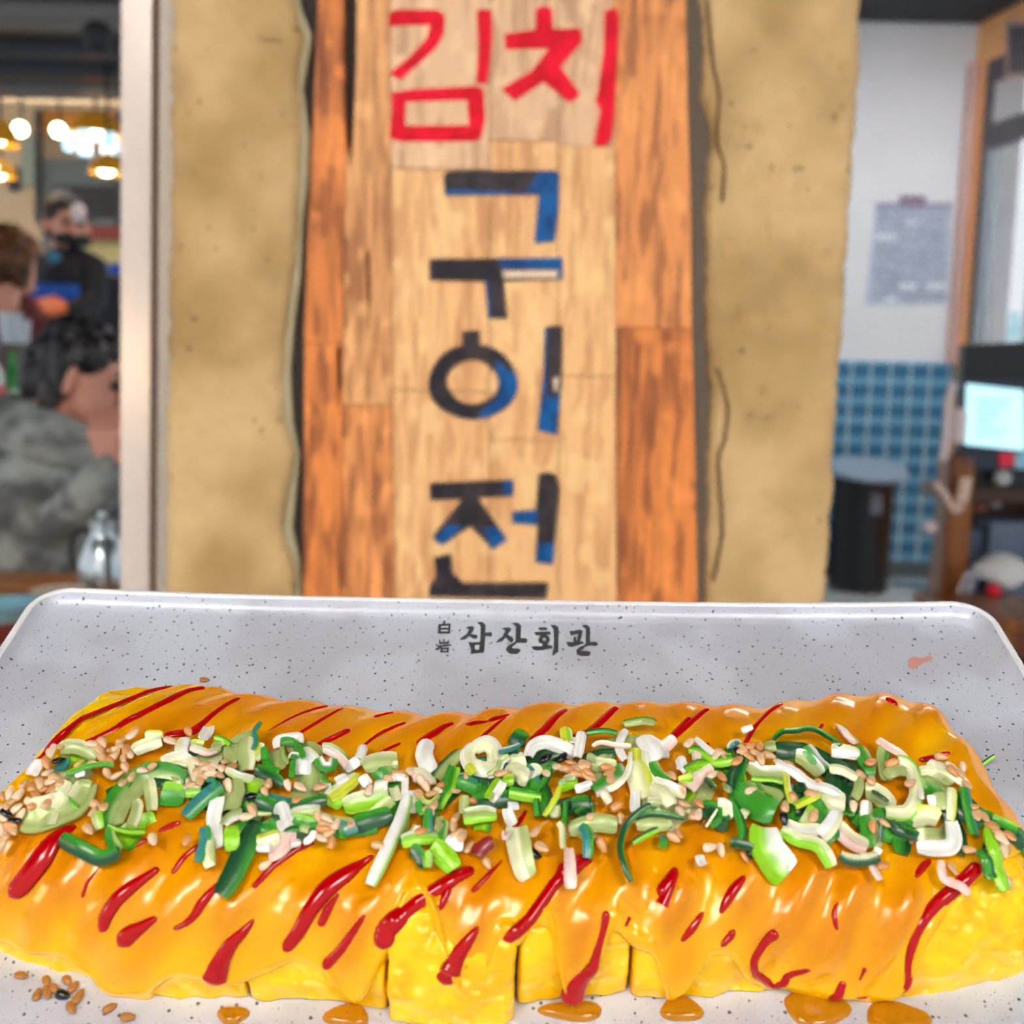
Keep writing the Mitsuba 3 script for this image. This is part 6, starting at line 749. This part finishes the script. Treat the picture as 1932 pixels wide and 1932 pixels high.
obj('sauce_smear', decal([SMEAR], 0.0, 0.0003), mat('m_smear', (206, 150, 136), 0.3), label='faint red sauce smear on the far right of the plate', cat='sauce smear')

# =====================================================================  the omelette roll: six slices under a sheet of sauce
def egg_tex(p, n, uv):
    a = fbm(p.x * 150, p.y * 150, p.z * 150, 3); b = fbm(p.x * 420, p.y * 420, p.z * 420, 2)
    c = mix(rgb(248, 186, 4), rgb(254, 208, 16), smoothstep(0.3, 0.65, a))
    return mix(c, rgb(255, 232, 100), smoothstep(0.64, 0.82, b) * 0.7)
mat('m_egg', proc(egg_tex), 0.28, spec=0.3)
def x_front(px): # cut positions measured along the roll's near foot
    return px
cutx = [XL, -0.0545, -0.0253, 0.0026, 0.0260, 0.0560, XR]
push = [0, 0.0002, 0.0022, -0.0006, 0.0004, 0]
ord_ = ['first', 'second', 'third', 'fourth', 'fifth', 'sixth', 'seventh', 'eighth']
for k in range(6):
    a, b = cutx[k] + (0.00035 if k else 0), cutx[k + 1] - (0.00035 if k < 5 else 0)
    nx, nt = (90 if k in (0, 5) else 40), 130
    x = a + (b - a) * (0.5 - 0.5 * np.cos(np.linspace(0, math.pi, nx))) if k in (0, 5) else np.linspace(a, b, nx)
    t = (x - XL) / (XR - XL); th = np.linspace(0, math.pi, nt)
    Tt, Hh = np.meshgrid(t, th, indexing='ij')
    p, n = roll(Tt, Hh)
    edge = np.minimum(np.minimum(x - a, b - x) / 0.0022, 1); inset = 0.0012 + 0.0009 * (1 - np.sqrt(np.clip(1 - (1 - edge) ** 2, 0, 1)))
    if k == 0: inset = np.where(x < (a + b) / 2, 0.0012, inset)
    if k == 5: inset = np.where(x > (a + b) / 2, 0.0012, inset)
    bump = (meshkit.fbm(p * 160, 3, 4) - 0.5) * 0.0032 + (meshkit.fbm(p * 420, 2, 9) - 0.5) * 0.0008
    q = p + n * (bump - inset[:, None])[..., None]
    q[..., 1] -= push[k] * np.clip((Hh - 1.9) / 1.0, 0, 1)
    q[..., 2] = np.maximum(q[..., 2], 0.0034)
    v = q.reshape(-1, 3); i, j = np.meshgrid(np.arange(nx - 1), np.arange(nt - 1), indexing='ij'); i, j = i.ravel(), j.ravel()
    f = np.stack([i * nt + j, (i + 1) * nt + j, (i + 1) * nt + j + 1, i * nt + j + 1], 1); f = [f[:, [0, 1, 2]], f[:, [0, 2, 3]]]
    for r_, fl in ((0, False), (nx - 1, True)):       # end faces and sole
        v = np.vstack([v, q[r_].mean(0)]); j = np.arange(nt); jn = (j + 1) % nt
        g = np.stack([r_ * nt + j, r_ * nt + jn, j * 0 + len(v) - 1], 1); f.append(g[:, ::-1] if fl else g)
    i = np.arange(nx - 1); s_ = np.stack([i * nt + nt - 1, (i + 1) * nt + nt - 1, (i + 1) * nt, i * nt], 1); f += [s_[:, [0, 1, 2]], s_[:, [0, 2, 3]]]
    m = trimesh.Trimesh(plate_world(v), np.vstack(f), process=False); trimesh.repair.fix_normals(m)
    obj('omelette_slice', m, 'm_egg', smooth=60, label=f'thick yellow omelette slice, {ord_[k]} from the left end of the roll' if 0 < k < 5 else ('rounded yellow end slice of the omelette at the left' if k == 0 else 'rounded yellow end slice of the omelette at the right'), cat='omelette slice', group='slices of the omelette roll')
# sauce sheet
et = np.array([e[0] for e in SAUCE_EDGE]); eh = np.array([e[1] for e in SAUCE_EDGE])
NX, NT = 760, 260
tt, hh = np.linspace(0.0005, 0.9995, NX), np.linspace(0.12, math.pi, NT)
TT, HH = np.meshgrid(tt, hh, indexing='ij')
p0, n0 = roll(TT, HH)
arc = np.concatenate([np.zeros((NX, 1)), np.cumsum(np.linalg.norm(np.diff(p0, axis=1), axis=2), 1)], 1)
edge_h = np.interp(tt, et, eh)
edge_arc = np.array([np.interp(edge_h[i], hh, arc[i]) for i in range(NX)])
from scipy.ndimage import gaussian_filter1d, gaussian_filter
edge_arc = gaussian_filter1d(edge_arc, 3)
dist = edge_arc[:, None] - arc
A_, B_ = np.array(LEFT_EDGE[0]), np.array(LEFT_EDGE[-1])   # at the far left end the egg shows beyond a slanting edge
qa, qb = roll(A_[0], A_[1])[0][:2], roll(B_[0], B_[1])[0][:2]
dv = (qb - qa) / np.linalg.norm(qb - qa); sd = (p0[..., 0] - qa[0]) * dv[1] - (p0[..., 1] - qa[1]) * dv[0]
dist = np.minimum(dist, np.where(p0[..., 0] < qb[0] + 0.01, sd + 0.001, 1))
dist = gaussian_filter(dist, 2.0)
cov = np.sqrt(np.clip(dist / 0.0035, 0, 1))
# folds of the sauce: diagonal ridges leaning like the streaks, plus slow swells
fx = p0[..., 0] + (arc - arc.mean()) * 0.6
ridge = np.sin(2 * math.pi * fx / 0.0125 + 2.2 * meshkit.noise(p0 * 70, 1)) * (0.35 + 0.65 * meshkit.noise(p0 * 45, 2))
swell = meshkit.fbm(p0 * 60, 2, 6) - 0.5
fine = meshkit.fbm(p0 * 260, 2, 8) - 0.5
lift = -0.0012 + cov * (0.0016 + 0.0008 * ridge + 0.0014 * swell + 0.0003 * fine) - np.where(dist < 0, 0.0022 + 0 * dist, 0)
lift += 0.0009 * np.exp(-((dist - 0.0028) / 0.002) ** 2) * (dist > 0)
ps = p0 + n0 * lift[..., None]; ps[..., 2] = np.maximum(ps[..., 2], 0.0032)
from scipy.interpolate import RegularGridInterpolator
LIFT = RegularGridInterpolator((tt, hh), np.maximum(lift, -0.0002), bounds_error=False, fill_value=None)
def on_food(t, h, up=0.0):
    t, h = np.clip(t, tt[0], tt[-1]), np.clip(h, hh[0], hh[-1])
    return roll(t, h, LIFT(np.stack(np.broadcast_arrays(t, h), -1)) + up)
i, j = np.meshgrid(np.arange(NX - 1), np.arange(NT - 1), indexing='ij')
keep = (dist[:-1, :-1] > -0.0006) | (dist[1:, 1:] > -0.0006) | (dist[1:, :-1] > -0.0006) | (dist[:-1, 1:] > -0.0006)
i, j = i[keep], j[keep]
f = np.stack([i * NT + j, (i + 1) * NT + j, (i + 1) * NT + j + 1, i * NT + j + 1], 1)
thick = np.clip(cov * (0.55 + 0.55 * ridge * 0.5 + 1.6 * swell) + 0.25, 0, 1) * np.clip(dist / 0.016, 0, 1)
ca, cb_, cc_ = (np.array(rgb(*c)) for c in ((250, 190, 2), (232, 156, 0), (212, 128, 0)))   # where it runs thin the egg tints it
vc = np.where(thick[..., None] < 0.5, ca + (cb_ - ca) * thick[..., None] * 2, cb_ + (cc_ - cb_) * (thick[..., None] * 2 - 1))
scene['m_sauce'] = {'type': 'twosided', 'bsdf': {'type': 'principled', 'base_color': {'type': 'mesh_attribute', 'name': 'vertex_color'}, 'roughness': 0.2, 'specular': 0.3}}
sm = trimesh.Trimesh(plate_world(ps.reshape(-1, 3)), np.vstack([f[:, [0, 1, 2]], f[:, [0, 2, 3]]]), process=False)
used = np.unique(sm.faces); rem = np.zeros(len(sm.vertices), int); rem[used] = np.arange(len(used))
sm = trimesh.Trimesh(np.array(sm.vertices)[used], rem[sm.faces], process=False)
obj('orange_sauce', sm, 'm_sauce', smooth=True, color=vc.reshape(-1, 3)[used], label='glossy orange mayonnaise sauce poured over the omelette roll', cat='sauce')
# thin pools of sauce on the plate at the near foot
mat('m_drip', (164, 104, 8), 0.15, spec=0.4)
for k, (x, y, rx, ry) in enumerate(DRIPS):
    a = np.linspace(0, 2 * math.pi, 28, endpoint=False); rs = []
    for s_, z in ((1.0, 0.0), (0.94, 0.0006), (0.8, 0.0010), (0.6, 0.0012), (0.35, 0.0013), (0.12, 0.00132)):
        w = 1 + 0.10 * np.sin(3 * a + k) ; g = np.stack([x + rx * s_ * w * np.cos(a), y + ry * s_ * w * np.sin(a)], 1); rs.append(np.c_[g, plate_base(g) + z])
    v, f = skin(rs, close_last=True)
    nm = ['first', 'second', 'third', 'fourth', 'fifth', 'sixth'][[sorted(d[0] for d in DRIPS).index(x)][0]]
    obj('sauce_drip', as_plate(v, f, True), 'm_drip', smooth=True, label=f'small pool of orange sauce on the plate, {nm} from the left', cat='sauce drip', group='sauce pools at the near foot of the omelette')

# ---- red sauce streaks
mat('m_ketchup', (158, 0, 6), 0.14, spec=0.32)
def place_words(t):
    return ['at the left end', 'left of centre', 'near the middle', 'right of centre', 'at the right end'][min(4, int(np.clip(t, 0, .999) * 5))]
def streak(pts):
    p = np.array(pts, float); n = max(18, int(len(p) * 11)); q = spline(p * [10, 1, 1], n) / [10, 1, 1]
    b, nn = on_food(q[:, 0], q[:, 1]); w = np.maximum(q[:, 2] / 1e5 / 2, 0.0003)
    d_ = np.r_[0, np.cumsum(np.linalg.norm(np.diff(b, axis=0), axis=1))]; d_ = np.minimum(d_, d_[-1] - d_)
    w = w * np.sqrt(np.clip(1 - (1 - np.clip(d_ / (w * 1.1) + 0.06, 0, 1)) ** 2, 0, 1))
    tg = np.gradient(b, axis=0); tg /= np.linalg.norm(tg, axis=1, keepdims=True) + 1e-9
    s = np.cross(nn, tg); s /= np.linalg.norm(s, axis=1, keepdims=True) + 1e-9
    M = 11; a = np.linspace(0, math.pi, M); rows = []
    for k in range(M):
        off = s * (w * math.cos(a[k]))[:, None]
        hgt = np.minimum(w * 0.55, 0.0011) * math.sin(a[k]) ** 0.8
        c = b + off
        # follow the sauce sideways: drop the foot of the streak slightly into it
        rows.append(c + nn * (hgt - 0.00025 * abs(math.cos(a[k])) + 0.0001)[:, None])
    v = np.stack(rows, 1).reshape(-1, 3); i, j = np.meshgrid(np.arange(n - 1), np.arange(M), indexing='ij'); i, j = i.ravel(), j.ravel()
    jn = (j + 1) % M
    f = np.stack([i * M + j, (i + 1) * M + j, (i + 1) * M + jn, i * M + jn], 1); f = [f[:, [0, 1, 2]], f[:, [0, 2, 3]]]
    for r in (0, n - 1):
        v = np.vstack([v, b[r]]); j = np.arange(M); f.append(np.stack([r * M + j, r * M + (j + 1) % M, j * 0 + len(v) - 1], 1))
    m = trimesh.Trimesh(plate_world(v), np.vstack(f), process=False); m.fix_normals(); return m
info = []
for pts in STREAKS:
    p = np.array(pts); L = np.linalg.norm(np.diff(roll(p[:, 0], p[:, 1])[0], axis=0), axis=1).sum(); wmax = p[:, 2].max() / 1e5
    zone = 'the far slope' if p[:, 1].mean() < 1.35 else ('the near slope' if p[:, 1].mean() > 1.75 else 'the crest')
    info.append([('thick' if wmax > 0.0042 else 'slim') + (' long' if L > 0.022 else ' short'), zone, p[:, 0].mean(), pts])
NTH = ['first', 'second', 'third', 'fourth', 'fifth', 'sixth', 'seventh', 'eighth', 'ninth', 'tenth', 'eleventh', 'twelfth', 'thirteenth', 'fourteenth', 'fifteenth', 'sixteenth', 'seventeenth', 'eighteenth', 'nineteenth', 'twentieth', 'twenty-first', 'twenty-second', 'twenty-third', 'twenty-fourth', 'twenty-fifth']
def nth_label(entries, key, x):
    same = sorted(e[2] for e in entries if key(e) == key(x)); return NTH[min(same.index(x[2]), len(NTH) - 1)], len(same)
for e in info:
    k, n = nth_label(info, lambda q: (q[0], q[1]), e)
    where = f'{k} such from left on {e[1]}' if n > 1 else f'the only such one on {e[1]}'
    obj('red_sauce_streak', streak(e[3]), 'm_ketchup', smooth=True, label=f'{e[0]} red sauce streak, {where}', cat='sauce streak', group='red sauce streaks across the omelette')

# ---- scallion pieces
PAL = {'W': (246, 244, 236), 'C': (236, 236, 190), 'Y': (214, 222, 60), 'L': (132, 190, 22), 'G': (46, 128, 28), 'D': (10, 66, 30), 'T': (164, 178, 108), 'B': (40, 112, 106), 'P': (242, 206, 194), 'R': (120, 14, 20)}
NAMES = {'W': 'white', 'C': 'cream', 'Y': 'yellow-green', 'L': 'lime green', 'G': 'mid green', 'D': 'dark green', 'T': 'pale translucent', 'B': 'blue-green', 'P': 'pinkish white', 'R': 'dark red'}
scene['m_scallion'] = {'type': 'twosided', 'bsdf': {'type': 'principled', 'base_color': {'type': 'mesh_attribute', 'name': 'vertex_color'}, 'roughness': 0.32, 'specular': 0.5, 'clearcoat': 0.25}}
LEAN = np.array([0, -0.72, 0.69])
def ribbon(base, nn, w, c1, c2, th=0.0004, arch=0.16, seed=0, wild=0.3):
    r = np.random.default_rng(seed); n = len(base)
    tg = np.gradient(base, axis=0); tg /= np.linalg.norm(tg, axis=1, keepdims=True) + 1e-9
    N = nn * 0.45 + LEAN * 0.55 + r.normal(0, wild, 3) * 0.35; N = N - tg * (N * tg).sum(1, keepdims=True); N /= np.linalg.norm(N, axis=1, keepdims=True)
    U = np.cross(N, tg); M = 9; v_ = np.linspace(1, -1, M)
    e = np.linspace(0, 1, n); prof = 1 - 0.25 * np.abs(2 * e - 1) ** 6 + r.uniform(-0.12, 0.12) * (2 * e - 1)
    top, bot, col = [], [], []
    a1, a2 = np.array(rgb(*PAL[c1])), np.array(rgb(*PAL[c2])); sp = r.uniform(0.15, 0.6)
    for k, v in enumerate(v_):
        o = base + U * (v * w / 2 * prof)[:, None] + N * (w * arch * (1 - v * v) * (1 if seed % 3 else -0.7))
        top.append(o + N * th / 2); bot.append(o - N * th / 2)
        kk = 1 / (1 + math.exp(-(v - sp) * 9)); stripe = 1 + r.uniform(-0.16, 0.12)
        col.append((a2 + (a1 - a2) * kk) * stripe)
    cols_ = top + [top[-1], bot[-1]] + bot[::-1] + [bot[0], top[0]]          # edges doubled so that they stay crisp
    cc_ = col + [col[-1]] * 2 + col[::-1] + [col[0]] * 2
    ring = np.stack(cols_, 1); K = ring.shape[1]
    cc = np.repeat(np.array(cc_)[None], n, 0) * (0.84 + 0.32 * meshkit.noise(ring * 420))[..., None]
    v = ring.reshape(-1, 3); cv = cc.reshape(-1, 3); f = []
    i = np.arange(n - 1)
    for j in [*range(M - 1), M, *range(M + 2, 2 * M + 1), 2 * M + 2]:
        q = np.stack([i * K + j, (i + 1) * K + j, (i + 1) * K + j + 1, i * K + j + 1], 1); f += [q[:, [0, 1, 2]], q[:, [0, 2, 3]]]
    for rr_ in (0, n - 1):
        o = len(v); e_ = np.vstack([np.stack(top, 1)[rr_], np.stack(bot, 1)[rr_]]); v = np.vstack([v, e_]); cv = np.vstack([cv, np.array(col + col)])
        for k in range(M - 1):
            q = [[o + k, o + k + 1, o + M + k + 1], [o + k, o + M + k + 1, o + M + k]]
            f.append(np.array(q if rr_ else [x[::-1] for x in q]))
    m = trimesh.Trimesh(plate_world(v), np.vstack(f), process=False)
    if m.volume < 0: m.invert()
    return m, np.clip(cv, 0, 1)
pieces = []
for s, (col, w, up, pts) in enumerate(SCALLIONS):
    pieces.append([col, w * 1.12 / 1e4, up / 1e4, np.array(pts, float), s])
r2 = np.random.default_rng(21)
bt = np.concatenate([x[3][:, 0] for x in pieces]); bh = np.concatenate([x[3][:, 1] for x in pieces])
for s in range(300 - len(pieces) - 2):                 # lower pieces of the heap; their dark greens stand in for shade between pieces
    t = r2.uniform(0.09, 0.975); near = bh[np.abs(bt - t) < 0.035]
    h = r2.uniform(np.percentile(near, 14), np.percentile(near, 80)); a = r2.uniform(0, math.pi); l = r2.uniform(0.009, 0.020) / 2
    d = np.array([math.cos(a) * l / 0.25, math.sin(a) * l * 20]); bend = np.array([-d[1] / 5.5, d[0] * 5.5]) * r2.uniform(-0.5, 0.5)
    pieces.append([r2.choice(['GD', 'DG', 'DG', 'GD', 'GT', 'TG', 'DD', 'LG', 'TT', 'CT', 'BG', 'GL']), r2.uniform(0.0028, 0.0058), 0.0001, np.array([(t, h) - d, (t, h) + bend, (t, h) + d]), 500 + s])
def kind_of(col, w, L, pts):
    curl = len(pts) >= 4
    return ('curl' if curl and w < 0.0055 else 'leaf piece' if w > 0.0036 else 'shred' if w < 0.0012 else 'strip' if L / w > 2.6 else 'chip')
rows = []
for col, w, up, pts, s in pieces:
    n = 8 * max(2, len(pts) - 1) + 1; q = spline(pts * [10, 1], n) / [10, 1]
    e = np.linspace(-1, 1, n); r = np.random.default_rng(900 + s)
    upv = up + r.uniform(-0.0009, 0.0009) * e + w * 0.05 + (0.0012 if s < 500 else 0.0002)
    b, nn = on_food(q[:, 0], q[:, 1], np.maximum(upv, 0.0003))
    L = np.linalg.norm(np.diff(b, axis=0), axis=1).sum()
    cname = NAMES[col[0]] if col[0] == col[1] else f'{NAMES[col[0]]} and {NAMES[col[1]]}'
    hmean = pts[:, 1].mean()
    zone = 'far side' if hmean < 1.40 else ('near side' if hmean > 1.68 else 'middle')
    rows.append([(cname, kind_of(col, w, L, pts)), zone, pts[:, 0].mean(), (b, nn, w, col, s)])
for e in rows:
    b, nn, w, col, s = e[3]
    m, cv = ribbon(b, nn, w, col[0], col[1], th=min(0.0007, 0.00030 + w * 0.05), seed=s)
    k, n = nth_label(rows, lambda q: (q[0], q[1]), e)
    word = 'scallion' if col != 'RR' else 'pepper'
    where = (f'{k} such from left, ' if n > 1 else '') + f'{e[1]} of topping'
    obj('scallion_' + e[0][1].split()[0] if word == 'scallion' else 'pepper_piece', m, 'm_scallion', smooth=True, color=cv,
        label=f'{e[0][0]} {word} {e[0][1]}, {where}', cat='scallion piece' if word == 'scallion' else 'pepper piece', group='chopped scallions heaped along the omelette' if word == 'scallion' else None)
sp_ = np.array(SPRIG); sb = spline(np.c_[sp_, [0.004, 0.006, 0.0075]], 17)
m, cv = ribbon(sb, np.repeat([[0, 0, 1.0]], 17, 0), 0.0011, 'D', 'L', seed=77)
obj('scallion_shred', m, 'm_scallion', smooth=True, color=cv, label='single dark green scallion shred sticking out over the bare plate at the right', cat='scallion piece', group='chopped scallions heaped along the omelette')

# ---- sesame seeds
def seed_mesh():
    z = np.linspace(-1, 1, 13); r = np.sqrt(np.clip(1 - z ** 2, 0, 1)) * (1 - 0.28 * z) ; n = 12; a = np.arange(n) * 2 * math.pi / n
    v = np.stack([np.repeat(z[:, None], n, 1) * 0.00165, r[:, None] * np.cos(a) * 0.00092, r[:, None] * np.sin(a) * 0.00058], -1).reshape(-1, 3)
    i, j = np.meshgrid(np.arange(12), np.arange(n), indexing='ij'); i, j = i.ravel(), j.ravel(); jn = (j + 1) % n
    f = np.stack([i * n + j, (i + 1) * n + j, (i + 1) * n + jn, i * n + jn], 1)
    m = trimesh.Trimesh(v, np.vstack([f[:, [0, 1, 2]], f[:, [0, 2, 3]]]), process=False); m.fix_normals(); return m
sm_ = seed_mesh()
SEEDM = {'t': mat('m_seed_tan', (216, 172, 126), 0.4), 'p': mat('m_seed_pale', (236, 206, 172), 0.4), 'o': mat('m_seed_orange', (206, 144, 88), 0.4), 'b': mat('m_seed_brown', (150, 98, 44), 0.4), 'k': mat('m_seed_black', (10, 10, 14), 0.25)}
SPLY = {k: mikit.ply(sm_, m, smooth=True) for k, m in SEEDM.items()}
def place_seed(p, d, n, kind, label, group, r):
    x = d / np.linalg.norm(d); n = n + r.normal(0, 0.25, 3); z = n - x * (n @ x); z /= np.linalg.norm(z); y = np.cross(z, x)
    x, y, z = PLATE_R @ x, PLATE_R @ y, PLATE_R @ z; s = r.uniform(0.9, 1.12); c = plate_world(p)
    M = np.eye(4); M[:3, 0], M[:3, 1], M[:3, 2], M[:3, 3] = x * s, y * s, z * s, c
    obj('sesame_seed', SPLY[kind], None, to_world=T(M), label=label, cat='sesame seed', group=group)
rs_ = np.random.default_rng(5)
for kind, up, t1, h1, t2, h2 in SEEDS:
    b, nn = on_food(np.array([t1, t2]), np.array([h1, h2]), np.array([up / 1e4 + 0.0004] * 2))
    d = b[1] - b[0]; d = d if np.linalg.norm(d) > 1e-5 else np.array([1.0, 0, 0])
    d = d + np.array([0, 0, rs_.normal(0, 0.25) * np.linalg.norm(d)]) if up > 10 else d
    tm_ = (t1 + t2) / 2; hm = (h1 + h2) / 2
    if kind == 'k': lab, grp = f'black sesame seed lying on the topping {place_words(tm_)}', 'black sesame seeds on the topping ' + place_words(tm_)
    elif tm_ < 0.13: lab, grp = 'toasted sesame seed in the dense cluster at the left end of the omelette', 'sesame seeds clustered at the left end'
    elif up < 10: lab, grp = 'toasted sesame seed lying on the bare orange sauce outside the scallions', 'sesame seeds on the bare sauce'
    else: lab, grp = f'toasted sesame seed among the scallions {place_words(tm_)}', 'sesame seeds among the scallions ' + place_words(tm_)
    place_seed(b.mean(0), d, nn.mean(0), kind, lab, grp, rs_)
for kind, x1_, y1_, x2_, y2_ in PLATE_SEEDS:
    p = np.array([(x1_ + x2_) / 2, (y1_ + y2_) / 2]); far = p[1] > -0.07
    place_seed(np.r_[p, plate_base(p) + 0.0006], np.array([x2_ - x1_, y2_ - y1_, 0.0]), np.array([0, 0, 1.0]), 'b' if kind == 't' else kind,
        'black sesame seed lying on the plate at the lower left' if kind == 'k' else ('lone sesame seed on the plate behind the omelette' if far else 'toasted sesame seed lying on the plate at the lower left'), None if (kind == 'k' or far) else 'sesame seeds on the plate at the lower left', rs_)

# =====================================================================  lamps above and behind the diner
def ceiling_lamp(x, y, z, r, power, label, col=(1.0, 0.93, 0.82)):
    p = thing('globe_lamp', label, 'lamp')
    b = mikit.ply(trimesh.creation.icosphere(3, r), 'm_bulbglass', smooth=True); b['emitter'] = {'type': 'area', 'radiance': {'type': 'rgb', 'value': [power * c for c in col]}}
    obj('globe', b, None, p, to_world=T().translate([x, y, z]))
    obj('rod', tube([(x, y, z + r), (x, y, 3.32)], 0.006), 'm_black', p)
def panel_lamp(x, y, z, sx, sy, power, label, col=(1.0, 0.95, 0.88)):
    p = thing('panel_lamp', label, 'lamp')
    b = mikit.ply(bx(x - sx, x + sx, y - sy, y + sy, z, z + 0.006), 'm_bulbglass'); b['emitter'] = {'type': 'area', 'radiance': {'type': 'rgb', 'value': [power * c for c in col]}}
    obj('diffuser', b, None, p)
    obj('housing', bx(x - sx - 0.02, x + sx + 0.02, y - sy - 0.02, y + sy + 0.02, z + 0.006, z + 0.05, 0.004), 'm_white_wall', p)
    for a in (-1, 1): obj('rod', tube([(x + a * sx * .8, y, z + 0.05), (x + a * sx * .8, y, 3.32)], 0.005), 'm_black', p)
panel_lamp(-0.80, -1.25, 2.25, 0.28, 0.28, 24, 'square panel lamp hanging behind the diner, left one')
panel_lamp(0.70, -1.35, 2.25, 0.28, 0.28, 24, 'square panel lamp hanging behind the diner, right one')
ceiling_lamp(0.10, 0.30, 2.40, 0.05, 30, 'round globe lamp hanging between the plate and the pillar')
ceiling_lamp(-0.83, -0.02, 1.13, 0.05, 16, 'low warm pendant globe beside the diner', (1.0, 0.72, 0.38))
# unseen lamp added over the right-hand room to brighten it
cl_ = thing('ceiling_light', 'added unseen white fill light over the right-hand room', 'lamp')
q_ = mikit.ply(bx(1.6, 2.9, 4.2, 4.8, 3.255, 3.265), 'm_bulbglass'); q_['emitter'] = {'type': 'area', 'radiance': {'type': 'rgb', 'value': [12.5, 12.6, 12.9]}}
obj('diffuser', q_, None, cl_)
obj('frame', bx(1.57, 2.93, 4.17, 4.83, 3.265, 3.30), 'm_white_wall', cl_)
cl2 = thing('ceiling_light', 'added unseen warm fill light over the dining room at the left', 'lamp')  # unseen light added to brighten the left dining room
q_ = mikit.ply(bx(-2.9, -1.7, 4.25, 4.9, 3.255, 3.265), 'm_bulbglass'); q_['emitter'] = {'type': 'area', 'radiance': {'type': 'rgb', 'value': [6.5, 5.9, 5.0]}}
obj('diffuser', q_, None, cl2)
obj('frame', bx(-2.93, -1.67, 4.22, 4.93, 3.265, 3.30), 'm_white_wall', cl2)
